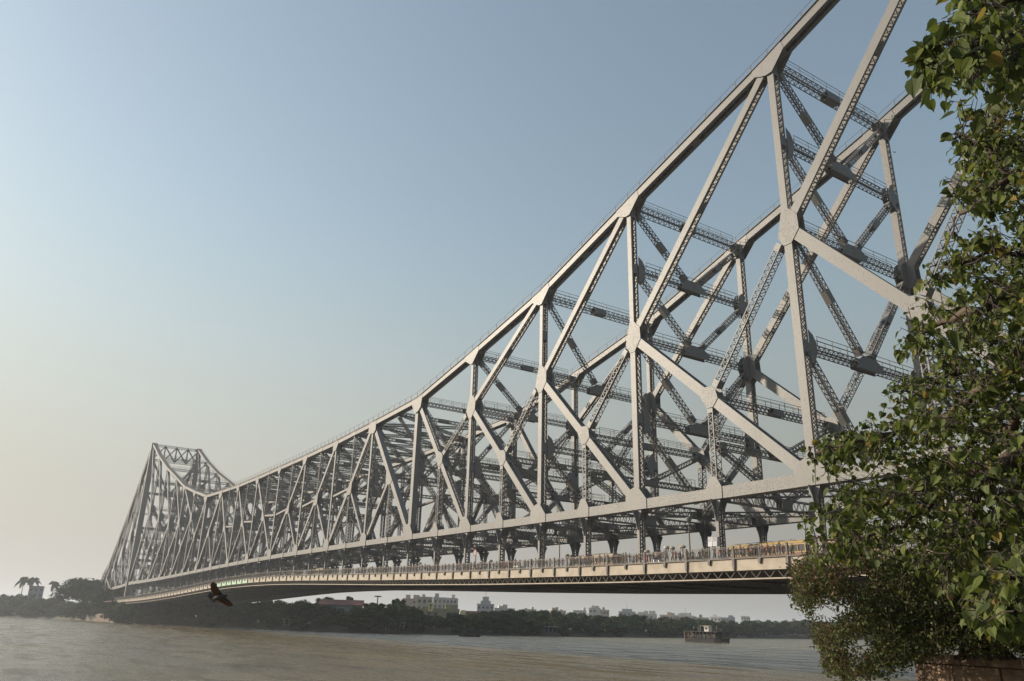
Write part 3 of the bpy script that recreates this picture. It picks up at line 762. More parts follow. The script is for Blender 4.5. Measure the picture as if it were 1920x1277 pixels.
def far_trees():
    for row, (ex, f, stp) in enumerate(((3, 0.5, 24), (12, 0.78, 27), (26, 0.97, 27))):
        px = -50+row*8
        while px < 1640:
            q, d = shore(px, ex+random.uniform(-2, 3)); py = float(np.interp(px, SKY_X, SKY_Y)); zt = top_z(px, py, d)
            h = max(3.5, (zt-q.z)*f*random.uniform(0.82, 1.06))
            under = -8 < q.y < 31 and q.x > -330
            if under: h = min(h, 8.5)
            w = min(h*random.uniform(1.0, 1.4), 17) + 2; w *= 1.15
            if row == 0 and h > 9: h *= 0.75
            ci = random.randrange(8); lab, grp = tree_label(px, row, ci); far_tree(q, h, w, ci, lab)
            px += stp*random.uniform(0.75, 1.25)*(0.8 if px > 900 else 1)
    for k, px in enumerate((203, 212, 221, 230, 239, 248, 257, 266, 276)):      # scrub hiding the foot of the tower
        q, d = shore(px, 1.2+0.5*(k % 3)); far_tree(q, (10.5, 9.0, 11.5, 9.5, 10.5)[k % 5], 11, (0, 3, 6, 7)[k % 4], ['leftmost', 'second', 'third', 'fourth', 'middle', 'sixth', 'seventh', 'eighth', 'rightmost'][k]+' dark bush in the row hiding the tower pier')
    # singular trees
    for px, py, ex, wpx, lab, m in ((166, 1077, 22, 142, 'broad spreading rain tree with flat crown left of the bridge end', WIDE), (205, 1092, 14, 70, 'lower spreading tree beside the lamp mast at the bridge end', WIDE),
                                   (606, 1117, 40, 52, 'tree with open crown rising behind the red roofed shed', None), (655, 1116, 60, 26, 'small crowned tree standing right of the red roofed shed', None), (745, 1120, 45, 30, 'tall rounded tree left of the apartment blocks', None), (700, 1128, 30, 60, 'wide dark tree below the slender lamp mast', None)):
        q, d = shore(px, ex); h = top_z(px, py, d)-q.z; far_tree(q, h, wpx/FPX*d*1.02, 1 if m is None else 0, lab, None, m, h*(0.62 if m else 0.6), name='rain_tree' if m else 'bank_tree')
far_trees()
def far_wood():
    """the bank beyond the last trees one can tell apart, one distant wood"""
    rg = random.Random(77); V = []; F = []; n = 0
    for px in range(1650, 2500, 16):
        q, d = shore(px, rg.uniform(4, 30)); sc = rg.uniform(9, 13)*d/600
        for _ in range(240):
            a = rg.uniform(0, 6.283); el = rg.uniform(0, 1.4); r = rg.uniform(0.6, 1.0)*sc*0.8
            c = q + Vector((r*math.cos(a)*math.cos(el)*1.2, r*math.sin(a)*math.cos(el)*1.2, r*math.sin(el)*1.15)); u = Vector((rg.gauss(0, 1), rg.gauss(0, 1), rg.gauss(0, 1))).normalized(); w = u.orthogonal().normalized(); k = sc*0.09
            V += [c-u*k, c-w*k*0.7, c+u*k, c+w*k*0.7]; F.append((n, n+1, n+2, n+3)); n += 4
    me = bpy.data.meshes.new('far_wood'); me.from_pydata([tuple(v) for v in V], [], F); me.materials.append(M_FOL[0]); o = bpy.data.objects.new('far_wood', me); COL.objects.link(o); tag(o, kind='stuff')
far_wood()
def palm(px, py, ex, label, sd):
    rg = random.Random(sd); q, d = shore(px, ex); h = top_z(px, py, d)-q.z; e = empty('coconut_palm', q, rg.uniform(0, 6)); tag(e, label, 'palm tree')
    tb = MB(); tb.tube([(0, 0, -1), (0.3, 0, h*0.3), (0.5, 0.1, h*0.6), (0.2, 0.1, h*0.86)], [0.45, 0.3, 0.26, 0.24], 7); tb.build('trunk', M_BARK, e)
    c = Vector((0.2, 0.1, h*0.86)); Lf = h*0.235
    for i in range(20):
        an = i*2.4+rg.uniform(-.2, .2); el = rg.uniform(-0.25, 1.25); d2 = Vector((math.cos(an), math.sin(an), 0)); f = MB(); pts = []
        for k in range(9):
            s = k/8; pts.append(c + d2*(Lf*s*math.cos(el)*(1-0.12*s)) + Vector((0, 0, Lf*(s*math.sin(el)-0.75*s*s))))
        f.tube(pts, [0.09]*8+[0.03], 4)
        side = d2.cross(Vector((0, 0, 1)))
        for k in range(1, 26):
            s = k/26*8; j = min(7, int(s)); p = pts[j].lerp(pts[j+1], s-j); t = (pts[j+1]-pts[j]).normalized(); ll = Lf*0.30*math.sin(math.pi*min(1, 0.15+0.85*k/27))+0.2
            for sg in (-1, 1):
                tip = p + side*(sg*ll*0.75)+t*(ll*0.35)+Vector((0, 0, -ll*0.55)); f.poly([p-t*0.34, p+t*0.34, tip])
        f.build('frond', M_PALM, e)
palm(27, 1075, 18, 'leftmost of the three coconut palms on the far bank', 1); palm(47, 1076, 26, 'middle coconut palm, leaning against its left neighbour', 2); palm(86, 1084, 16, 'lone coconut palm between the pale building and rain tree', 3)

# ------------------------------------------------------------------ buildings
M_WIN = mat('window_glass', (0.05, 0.055, 0.06), 0.25)
WALLS = {k: mat('wall_'+k, c, 0.85, [(0.25, tuple(x*0.75 for x in c), 0.4, 0.7)]) for k, c in {'white': (0.55, 0.53, 0.49), 'cream': (0.50, 0.43, 0.31), 'pink': (0.45, 0.34, 0.28), 'grey': (0.36, 0.37, 0.38), 'yellow': (0.34, 0.29, 0.18), 'brick': (0.30, 0.15, 0.11), 'blue': (0.22, 0.26, 0.31)}.items()}
M_ROOFRED = mat('red_roof', (0.15, 0.055, 0.045), 0.7)
def building(px0, px1, ytop, dist, wall, label, floors=None, extras=1, z0=2.0, cat='building', stepped=0, fins=False, seed=0):
    rg = random.Random(seed+int(px0)); pc = (px0+px1)/2; q = ground_dir(pc, dist, z0); dirv = Vector((q.x-CAM.x, q.y-CAM.y, 0)).normalized()
    w = (px1-px0)/FPX*dist*0.9; H = top_z(pc, ytop+(7 if px0 > 900 else 4), dist)-z0; e = empty('town_building', q, math.atan2(dirv.y, dirv.x)-math.pi/2+rg.uniform(-0.25, 0.25)); tag(e, label, cat)
    dp = max(7, w*0.6); mw = WALLS[wall]; nfl = floors or max(2, int(H/3.4)); fh = H/nfl
    wb = MB(); wb.bx(-w/2, w/2, 0, dp, 0, H); wb.build('wall', mw, e)
    pb = MB(); pb.bx(-w/2-0.25, w/2+0.25, -0.25, dp+0.25, H, H+0.35); pb.bx(-w/2-0.1, w/2+0.1, -0.1, 0.1, H+0.352, H+1.1); pb.build('roof_parapet', mw, e)
    wn_ = MB(); sn = MB(); nx = max(3, int(w/3.0)); sx = w/nx
    for i in range(nfl):
        for j in range(nx):
            if rg.random() < 0.12: continue
            x = -w/2+sx*(j+0.5); z = fh*(i+0.35); wn_.bx(x-sx*0.24, x+sx*0.24, -0.06, 0.03, z, z+fh*0.42); sn.bx(x-sx*0.33, x+sx*0.33, -0.5, -0.062, z+fh*0.45, z+fh*0.50)
        for j in range(max(2, int(dp/3.5))):
            y = 1.8+j*3.3
            if y < dp-1:
                for sg in (-1, 1): wn_.bx(sg*w/2-0.05, sg*w/2+0.05, y-0.6, y+0.6, fh*(i+0.35), fh*(i+0.8))
    tag(wn_.build('window', M_WIN, e), kind='stuff'); tag(sn.build('sunshade', mw, e), kind='stuff')
    if fins:
        fb = MB()
        for j in range(nx+1): x = -w/2+sx*j; fb.bx(x-0.25, x+0.25, -0.9, -0.002, 0, H-0.5)
        tag(fb.build('facade_fin', WALLS['white'], e), kind='stuff')
    for k in range(extras):
        ww = w*rg.uniform(0.15, 0.35); x = rg.uniform(-w/2+ww/2, w/2-ww/2); hh = rg.uniform(2.2, 3.5); sb = MB(); y0 = dp*rg.uniform(0.05, 0.4); sb.bx(x-ww/2, x+ww/2, y0, y0+dp*0.4, H+0.352, H+0.35+hh); sb.build('stair_head', mw, e)
        if rg.random() < 0.6:
            tk = MB(); tx = rg.uniform(-w/2+1, w/2-1); tk.tube([(tx, dp*0.85, H+0.4), (tx, dp*0.85, H+1.9)], 0.9, 8); tk.build('water_tank', M_DARK, e)
    if stepped:
        hh = 0; ww = w*0.6
        for k in range(stepped): sb = MB(); sb.bx(-ww/2, ww/2, dp*0.2, dp*0.8, H+0.36+hh, H+0.36+hh+3); sb.build('upper_storey', mw, e); hh += 3.001; ww *= 0.62
        an = MB(); an.tube([(0, dp/2, H+hh+0.3), (0, dp/2, H+hh+5)], 0.12, 5); an.build('antenna', M_DARK, e)
    return e
building(44, 66, 1097, 720, 'blue', 'pale blue grey block behind the pair of palms', extras=0)
for a in ((752, 788, 1121, 620, 'pink', 'pinkish apartment block left of the tallest grey towers', dict(extras=2)),
          (779, 809, 1118, 560, 'cream', 'tall block with cream balconies, left of the grey apartments', dict(fins=True, extras=1)),
          (810, 836, 1119, 600, 'grey', 'tall grey apartment block with vertical fins and roof greenery', dict(fins=True, extras=2)),
          (834, 856, 1120, 585, 'white', 'right end white apartment tower with ribbed facade', dict(fins=True, extras=1)),
          (783, 862, 1141, 420, 'yellow', 'long low yellowish hall with window row below the towers', dict(floors=2, extras=1)),
          (862, 912, 1146, 430, 'brick', 'low red brick block with flat roof behind the trees', dict(floors=2, extras=0)),
          (893, 926, 1131, 640, 'grey', 'stepped grey building with a spire on top', dict(stepped=2, extras=0)),
          (925, 966, 1136, 650, 'white', 'long white block right of the stepped building', dict(extras=2)),
          (978, 1006, 1138, 650, 'cream', 'cream house with a small roof room over the trees', dict(extras=1)),
          (1008, 1026, 1142, 690, 'grey', 'small grey house in the gap of the skyline', dict(extras=1)),
          (1033, 1062, 1140, 700, 'pink', 'pink house with roof tank, left of the white block', dict(extras=2)),
          (1074, 1100, 1140, 690, 'white', 'white house with stair tower on its left', dict(extras=1)),
          (1104, 1126, 1135, 700, 'white', 'bright white five storey block with roof antennas', dict(extras=3)),
          (1124, 1143, 1139, 720, 'cream', 'cream block attached right of the bright white one', dict(extras=1)),
          (1160, 1192, 1142, 760, 'grey', 'grey domed block in the hazy skyline', dict(stepped=1, extras=0)),
          (1190, 1232, 1146, 780, 'white', 'wide pale block right of the grey domed one', dict(extras=3)),
          (1237, 1268, 1148, 800, 'pink', 'hazy pink block with twin roof towers', dict(extras=2)),
          (1268, 1300, 1149, 820, 'grey', 'hazy grey block beside the twin roof towers', dict(stepped=1, extras=1)),
          (1302, 1330, 1153, 840, 'cream', 'hazy cream house above the ferry', dict(extras=1)),
          (1332, 1352, 1151, 860, 'white', 'hazy white house just right of the ferry cabin', dict(extras=1)),
          (1350, 1378, 1153, 880, 'grey', 'low grey row house in the right skyline', dict(extras=2)),
          (1390, 1404, 1150, 880, 'grey', 'narrow grey tower block near the right end of skyline', dict(extras=0)),
          (1466, 1492, 1160, 900, 'white', 'last low white house before the foreground shrub', dict(extras=1))):
    building(*a[:6], **a[6])
def shed():
    q = ground_dir(636, 330, 2.6); e = empty('riverside_shed', q, YAW+0.1); tag(e, 'long shed with red pitched roof under the bridge', 'building')
    w = 16; z1 = top_z(636, 1134, 330)-2.6; z2 = top_z(636, 1124, 330)-2.6
    b = MB(); b.bx(-w/2, w/2, 0, 7, 0, z1); b.build('wall', WALLS['grey'], e)
    r = MB(); r.prism([(-w/2-0.6, -0.8, z1), (-w/2-0.6, 3.5, z2), (-w/2-0.6, 7.8, z1)], (w+1.2, 0, 0)); r.build('roof', M_ROOFRED, e)
shed()
M_HOARD = mat('hoarding_yellow', (0.80, 0.66, 0.25), 0.6)
def hoarding(px, py, w, h, dist, label, mark=False):
    q = ground_dir(px, dist, 2.5); z = top_z(px, py, dist); e = empty('billboard', q, YAW); tag(e, label, 'billboard')
    p = MB(); p.bx(-w/2, w/2, -0.1, 0.1, z-q.z-h/2, z-q.z+h/2); p.build('board', M_HOARD, e)
    for x in (-w*0.35, w*0.35): s = MB(); s.tube([(x, 0.3, 0), (x, 0.3, z-q.z+h/2)], 0.15, 5); s.build('post', M_DARK, e)
    if mark: k = MB(); zz = z-q.z; k.bx(-w*0.3, w*0.3, -0.16, -0.102, zz+h*0.15, zz+h*0.32); k.bx(-w*0.1, w*0.1, -0.16, -0.102, zz-h*0.3, zz+h*0.148); k.build('letter', M_DARK, e)
hoarding(806, 1138, 2.4, 3.8, 400, 'tall yellow billboard with a dark T on the low hall', True); hoarding(782, 1146, 2.4, 2.0, 400, 'small yellow board left of the T billboard'); hoarding(868, 1148, 2.2, 2.0, 405, 'small yellow board in front of the red brick block')
def mast(px, ytop, ybase, ex, label, k=2.2):
    q, d = shore(px, ex); H = top_z(px, ytop, d)-q.z; e = empty('lamp_mast', q); tag(e, label, 'lamp mast')
    t = MB(); t.tube([(0, 0, 0), (0, 0, H)], [0.35, 0.18], 6); t.build('pole', M_DARK, e)
    r = MB(); r.tube([(0, 0, H-0.5), (0, 0, H)], [0.5, k], 10); r.build('lamp_ring', M_STEEL, e)
    for i in range(6): a = i*1.047; b = MB(); b.box((k*0.95*math.cos(a), k*0.95*math.sin(a), H-0.25), Vector((0.4, 0, 0)), Vector((0, 0.4, 0)), Vector((0, 0, 0.2))); b.build('floodlight', M_STEEL, e)
mast(191, 1064, 1100, 30, 'tall floodlight mast left of the far bridge end'); mast(705, 1117, 1130, 35, 'slender floodlight mast above the trees under the bridge', 0.9)
def ghat(px, ex, w, d, h, label, wall='white', n=5, steps=True, roof=True):
    q, dist = shore(px, ex); e = empty('riverside_pavilion', Vector((q.x, q.y, 0.2)), YAW+0.15); tag(e, label, 'pavilion')
    b = MB(); b.bx(-w/2, w/2, 0, d, 0, 1.3); b.build('plinth', M_CONC, e)
    for i in range(n):
        x = -w/2+0.3+(w-0.6)*i/(n-1)
        for y in (0.3, d-0.3): c = MB(); c.bx(x-0.14, x+0.14, y-0.14, y+0.14, 1.3, 1.3+h); c.build('column', WALLS[wall], e)
    if roof: r = MB(); r.bx(-w/2-0.3, w/2+0.3, -0.3, d+0.3, 1.3+h, 1.6+h); r.build('roof', WALLS[wall], e)
    if steps:
        for k in range(4): s = MB(); s.bx(-w/2-1.2, w/2+1.2, -0.5*(k+1), -0.5*k-0.002, -0.6, 1.3-0.33*(k+1)+0.02); s.build('step', M_CONC, e)
ghat(552, 1.5, 8.5, 3, 2.2, 'white columned pavilion at the waterline under the bridge'); ghat(741, 0.8, 7, 3, 2.0, 'open timber landing stage before the dark trees', 'grey', 6, False); ghat(1022, 1.5, 10, 4, 1.9, 'pale riverside pavilion with steps below the far trees', 'blue', 7)
M_QUAY = mat('quay_brick', (0.13, 0.085, 0.06), 0.9)
def quay():
    e = empty('quay_wall', (0, 0, 0)); tag(e, 'weathered brown quay wall below the far bridge tower', 'wall')
    pts = [shore(px, 1.0)[0] for px in (158, 180, 205, 230, 252, 275)]
    for i in range(len(pts)-1):
        a, b = pts[i], pts[i+1]; t = (b-a); nn = Vector((-t.y, t.x, 0)).normalized(); m = MB()
        m.prism([a+Vector((0, 0, -1)), b+Vector((0, 0, -1)), b+Vector((0, 0, 3.2+0.5*(i % 2))), a+Vector((0, 0, 3.2+0.5*(i % 2)))], nn*1.2); m.build('wall_section', [M_CONC, M_QUAY, M_CONC][i % 3], e)
quay()

# ------------------------------------------------------------------ people
SKIN = mat('skin', (0.17, 0.09, 0.055), 0.6); HAIR = mat('black_hair', (0.015, 0.012, 0.01), 0.6)
CLOTH = {k: mat('cloth_'+k, c, 0.85) for k, c in {'white': (0.62, 0.60, 0.56), 'red': (0.36, 0.05, 0.04), 'blue': (0.07, 0.11, 0.24), 'grey': (0.19, 0.19, 0.19), 'brown': (0.16, 0.09, 0.05), 'orange': (0.42, 0.17, 0.05), 'black': (0.03, 0.03, 0.035), 'green': (0.07, 0.14, 0.07), 'pink': (0.44, 0.22, 0.22), 'khaki': (0.26, 0.21, 0.13)}.items()}
def person_mesh(name, la, ra, ls, rs):
    """la/ra left/right arm: list of (x,y,z) elbow, wrist; ls/rs stride of the feet"""
    V = []; E = []; Rr = []; lab = []
    def v(p, r, l, par=None):
        V.append(p); Rr.append(r); lab.append(l)
        if par is not None: E.append((par, len(V)-1))
        return len(V)-1
    pel = v((0, 0, 0.93), 0.135, 2); sp = v((0, 0.01, 1.10), 0.118, 1, pel); ch = v((0, 0, 1.30), 0.135, 1, sp); nk = v((0, 0.01, 1.46), 0.052, 0, ch); hd = v((0, 0.025, 1.55), 0.075, 0, nk); h2 = v((0, 0.02, 1.63), 0.075, 3, hd)
    for sx, arm, st in ((-1, la, ls), (1, ra, rs)):
        s = v((sx*0.17, 0, 1.38), 0.06, 1, ch); e = v(arm[0], 0.043, 1, s); w = v(arm[1], 0.03, 0, e)
        d = (Vector(arm[1])-Vector(arm[0])).normalized(); hnd = Vector(arm[1])+d*0.07; h = v(tuple(hnd), 0.03, 0, w)
        sd = d.cross(Vector((0, 1, 0.1))).normalized()
        for k in range(-2, 2): v(tuple(hnd+d*(0.085-0.008*abs(k+0.5))+sd*(0.018*(k+0.5))), 0.009, 0, h)
        v(tuple(hnd+d*0.02+sd*0.055), 0.010, 0, h)
        hp = v((sx*0.09, 0, 0.86), 0.095, 2, pel); kn = v((sx*0.10, st*0.5+0.03, 0.48), 0.062, 2, hp); an = v((sx*0.10, st, 0.09), 0.042, 2, kn); v((sx*0.11, st+0.15, 0.035), 0.035, 0, an)
    me = bpy.data.meshes.new('tmp'); me.from_pydata(V, E, []); o = bpy.data.objects.new('tmp', me); COL.objects.link(o)
    sk = o.modifiers.new('s', 'SKIN'); sk.use_smooth_shade = True
    for i, r in enumerate(Rr): me.skin_vertices[0].data[i].radius = (r, r*(0.72 if i in (0, 1, 2) else 1))
    me.skin_vertices[0].data[0].use_root = True
    sb = o.modifiers.new('u', 'SUBSURF'); sb.levels = 1
    dg = bpy.context.evaluated_depsgraph_get(); out = bpy.data.meshes.new_from_object(o.evaluated_get(dg)); out.name = name
    bpy.data.objects.remove(o); out.materials.clear()
    for m in (SKIN, CLOTH['white'], CLOTH['grey'], HAIR): out.materials.append(m)
    segs = [(Vector(V[a]), Vector(V[b]), lab[b]) for a, b in E]
    for p in out.polygons:
        c = p.center; best = min(segs, key=lambda s: ((c-s[0]-(s[1]-s[0])*max(0, min(1, (c-s[0]).dot(s[1]-s[0])/(s[1]-s[0]).length_squared))).length)); l = best[2]
        if c.z > 1.60 or (c.z > 1.52 and c.y < -0.01): l = 3
        p.material_index = l; p.use_smooth = True
    return out
PM = [person_mesh('person_a', [(-0.27, -0.06, 1.14), (-0.27, 0.10, 0.93)], [(0.27, 0.06, 1.13), (0.26, 0.22, 0.95)], 0.26, -0.24),
      person_mesh('person_b', [(-0.27, 0.08, 1.13), (-0.25, 0.24, 0.98)], [(0.27, -0.08, 1.13), (0.28, -0.06, 0.90)], -0.22, 0.25),
      person_mesh('person_c', [(-0.25, 0.02, 1.12), (-0.24, 0.06, 0.88)], [(0.25, 0.02, 1.12), (0.24, 0.06, 0.88)], 0.0, 0.05),
      person_mesh('person_d', [(-0.30, 0.05, 1.50), (-0.17, 0.06, 1.70)], [(0.30, 0.05, 1.50), (0.17, 0.06, 1.70)], 0.2, -0.18)]
PC = {0: 'walking', 1: 'walking', 2: 'standing', 3: 'walking with both hands raised to a load'}
M_BUND = mat('bundle_cloth', (0.40, 0.39, 0.36), 0.9, [(5, (0.24, 0.22, 0.2), 0.4, 0.7)])
M_SACK = mat('sack_cloth', (0.26, 0.21, 0.16), 0.9, [(4, (0.30, 0.26, 0.2), 0.4, 0.7)]); M_WBOX = mat('white_carton', (0.50, 0.50, 0.52), 0.7)
def sack_mesh(name, sx, sy, sz, m):
    bm = bmesh.new(); bmesh.ops.create_icosphere(bm, subdivisions=2, radius=1)
    for v in bm.verts: k = 1+0.10*math.sin(v.co.x*5+sx*9)*math.cos(v.co.y*4); v.co = Vector((v.co.x*sx*k, v.co.y*sy*k, (v.co.z*sz if v.co.z > -0.5 else -0.5*sz)*k))
    me = bpy.data.meshes.new(name); bm.to_mesh(me); bm.free(); me.materials.append(m); me.polygons.foreach_set('use_smooth', [True]*len(me.polygons)); return me
def add_person(p, rz, v, shirt, low, label, group=None, s=1.0):
    o = bpy.data.objects.new('person', PM[v]); COL.objects.link(o); o.location = p; o.rotation_euler.z = rz; o.scale = (s, s, s)
    for i, c in ((1, shirt), (2, low)): o.material_slots[i].link = 'OBJECT'; o.material_slots[i].material = CLOTH[c]
    return tag(o, label, 'person', group)
def deck_point(px, Y):
    """place on the deck at lateral position Y below pixel column px"""
    z = 11.0
    for _ in range(4):
        d = ray(px, 1172-0.0*z); 
        # iterate on the pixel row so that the point lies at deck height
        t = (Y-CAM.y)/d.y; X = -(CAM.x+d.x*t); z = zroad(X)+0.05
        py = 1170
        for _k in range(25):
            d = ray(px, py); t = (Y-CAM.y)/d.y; q = CAM+d*t; py += (q.z-z)*FPX/t*0.9
        X = -q.x; z = zroad(X)+0.05
    return Vector((q.x, Y, z))
def people():
    shirts = list(CLOTH); rg = random.Random(11); ax = math.pi/2
    G = 'people crossing on the near footway'
    pxs = [700, 706, 712, 722, 731, 738, 745, 752, 757, 762, 781, 786, 790, 801, 811, 822, 829, 848, 869, 876, 883, 896, 903, 912, 919, 925, 931, 938, 946, 957, 966, 984, 997, 1004, 1018, 1031, 1040, 1063, 1070, 1076, 1096, 1110, 1118, 1149, 1158, 1165, 1174, 1188, 1194, 1201, 1214, 1226, 1232, 1251, 1262, 1276, 1281, 1313, 1318, 1368, 1375, 1396, 1404, 1411, 1424, 1436, 1446, 1458, 1470, 1488]
    pxs = sorted(pxs+[645, 652, 660, 668, 678, 684, 690, 697, 718, 727, 769, 774, 796, 806, 817, 835, 841, 856, 862, 889, 950, 973, 990, 1010, 1025, 1047, 1055, 1083, 1090, 1103, 1125, 1134, 1142, 1169, 1181, 1207, 1220, 1240, 1246, 1268, 1290, 1300, 1325, 1352, 1360, 1382, 1390, 1417, 1430, 1441, 1452, 1463, 1479])
    LMK = [(0, 'far down the footway, left of the white car'), (676, 'on the footway just right of the white car'), (720, 'near the span joint'), (770, 'between span joint and second hanger'), (818, 'between the second and third hanger'), (876, 'beside the round sign'), (905, 'right of the round sign'), (940, 'before the fourth hanger'), (985, 'left of the fifth hanger'), (1016, 'right of the fifth hanger'), (1050, 'just right of the slim lamp post'), (1100, 'in front of the cream bus'), (1160, 'right of the cream bus'), (1200, 'right of the widest hanger'), (1235, 'midway to the nearest lamp post'), (1270, 'left of the nearest lamp post'), (1296, 'right of the nearest lamp post'), (1346, 'between the cartons and yellow bus'), (1385, 'before the rear of the yellow bus'), (1425, 'before the middle of the yellow bus'), (1462, 'before the bus where leaves begin')]
    SPEC = {1214: ('red', 'red'), 1201: ('brown', 'black'), 1313: ('black', 'grey'), 1194: ('orange', 'brown'), 966: ('red', 'brown'), 1281: ('white', 'grey'), 1251: ('blue', 'grey')}
    loads = {919: ('white', 0.55, 0.4, 0.34), 1063: ('sack', 0.5, 0.36, 0.32), 1070: ('white', 0.5, 0.35, 0.3), 1213: ('sack', 0.55, 0.42, 0.42), 1214: ('sack', 0.55, 0.42, 0.42), 1251: ('white', 0.5, 0.36, 0.34), 1262: ('sack', 0.42, 0.35, 0.34), 1281: ('sack', 0.6, 0.35, 0.3), 786: ('white', 0.5, 0.4, 0.3), 738: ('sack', 0.4, 0.3, 0.28), 903: ('sack', 0.45, 0.3, 0.25)}
    for i, px in enumerate(pxs):
        Y = rg.uniform(-4.9, -1.4); p = deck_point(px, Y); sh, lo = SPEC.get(px, (rg.choice(shirts), rg.choice(['grey', 'black', 'brown', 'khaki', 'white', 'blue'])))
        ld = loads.get(px); v = 3 if ld else rg.choice((0, 1, 0, 1, 2)); rz = ax if rg.random() < 0.6 else -ax
        if px == 1341: v = 3
        lm = [n for x0, n in LMK if px >= x0][-1]
        o = add_person(p, rz+rg.uniform(-.2, .2), v, sh, lo, 'person in %s top, %s trousers, %s' % (sh, lo, lm), None if ld else G, rg.uniform(0.93, 1.04))
        if ld:
            wc = 'white' if ld[0] == 'white' else 'brown'
            o['label'] = 'porter in %s top under a %s bundle %s' % (sh, wc, lm); o['group'] = 'porters with head loads'
            b = link('head_bundle', sack_mesh('head_bundle', ld[1]*0.8, ld[2]*0.8, ld[3]*0.72, M_BUND if ld[0] == 'white' else M_SACK), None, p+Vector((0, 0, 1.68*o.scale.x+ld[3]*0.36)))
            tag(b, '%s bundle on %s porter %s' % (wc, sh, lm), 'bundle', 'bundles on heads')
    # the porter with the tall pile of white cartons
    p = deck_point(1341, -3.2); add_person(p, ax, 3, 'brown', 'grey', 'porter under a tall pile of white cartons', None)
    for k, (x, z, w, h) in enumerate(((-0.32, 1.72, 0.60, 0.52), (0.34, 1.72, 0.56, 0.50), (-0.30, 2.25, 0.60, 0.50), (0.36, 2.23, 0.5, 0.48))):
        b = MB(); b.bx(-w/2, w/2, -0.3, 0.3, 0, h); o = b.build('carton', M_WBOX); o.location = p+Vector((x, 0, z)); o.rotation_euler = (0.03*k, 0.06, 0.1*k)
        tag(o, ['lower left', 'lower right', 'upper left', 'upper right'][k]+' white carton of the porter\'s pile', 'carton')
people()

# ------------------------------------------------------------------ vehicles on the roadway
M_TYRE = mat('tyre', (0.02, 0.02, 0.02), 0.9); M_LAMP = mat('head_lamp', (0.6, 0.6, 0.55), 0.2); M_TAIL = mat('tail_lamp', (0.35, 0.02, 0.02), 0.3)
PAINT = {k: mat('paint_'+k, c, 0.35) for k, c in {'yellow': (0.38, 0.25, 0.07), 'white': (0.65, 0.64, 0.62), 'maroon': (0.22, 0.05, 0.03), 'grey': (0.25, 0.26, 0.27), 'red': (0.42, 0.05, 0.04), 'blue': (0.08, 0.14, 0.30), 'brown': (0.28, 0.13, 0.06), 'cream': (0.34, 0.28, 0.20)}.items()}
def wheels(e, xs, hw, r):
    for x in xs:
        for s in (-1, 1):
            w = MB(); w.tube([(x, s*hw-0.11, r), (x, s*hw+0.11, r)], r, 14); o = w.build('wheel', M_TYRE, e); h = MB(); h.tube([(x, s*(hw+0.111), r), (x, s*(hw+0.14), r)], r*0.5, 10); h.build('hub', PAINT['grey'], o)
def bus(px, Y, L, label, body='yellow', low='maroon', rev=False):
    p = deck_point(px, Y)-Vector((0, 0, 0.15)); e = empty('city_bus', p, math.pi if rev else 0); e.scale = (1, 1, 0.84); tag(e, label, 'bus'); H = 3.0; W = 1.2; a = L/2
    b = MB(); b.prism([(-a, -W, 0.45), (a, -W, 0.45), (a, -W, 1.5), (-a, -W, 1.5)], (0, 2*W, 0)); b.build('lower_body', PAINT[low], e)
    s = MB(); s.bx(-a, a, -W-0.02, W+0.02, 1.502, 1.66); s.build('waist_stripe', PAINT[body], e)
    c = MB(); c.bx(-a+0.05, a-0.1, -W+0.08, W-0.08, 1.662, 2.48); c.build('window_glass', M_WIN, e)
    n = int(L/0.95)
    for i in range(n+1):
        x = -a+0.06+(L-0.12)*i/n
        for sg in (-1, 1): q = MB(); q.bx(x-0.05, x+0.05, sg*(W-0.03)-0.05, sg*(W-0.03)+0.05, 1.662, 2.48); q.build('window_pillar', PAINT[body], e)
    r = MB(); r.prism([(-a, -W, 2.482), (-a, W, 2.482), (-a, W, 2.82), (-a, W-0.2, 3.0), (-a, -W+0.2, 3.0), (-a, -W, 2.82)][::-1], (L, 0, 0)); r.build('roof', PAINT['cream' if body != 'yellow' else 'yellow'], e)
    rk = MB()
    for sg in (-0.9, 0.9): rk.bar((-a+1, sg, 3.16), (a-2, sg, 3.16), 0.05, 0.05)
    for i in range(6): x = -a+1+(L-3)*i/5; rk.bar((x, -0.9, 3.0), (x, -0.9, 3.16), 0.05, 0.05, (1, 0, 0)); rk.bar((x, 0.9, 3.0), (x, 0.9, 3.16), 0.05, 0.05, (1, 0, 0)); rk.bar((x, -0.9, 3.16), (x, 0.9, 3.16), 0.05, 0.05)
    rk.build('roof_rack', M_RAIL, e); wheels(e, (-a+1.9, a-2.4), W-0.12, 0.45)
    for sg in (-0.8, 0.8): h = MB(); h.bx(a+0.002, a+0.06, sg-0.14, sg+0.14, 0.75, 1.0); h.build('headlight', M_LAMP, e); t = MB(); t.bx(-a-0.06, -a-0.002, sg-0.1, sg+0.1, 0.9, 1.1); t.build('tail_light', M_TAIL, e)
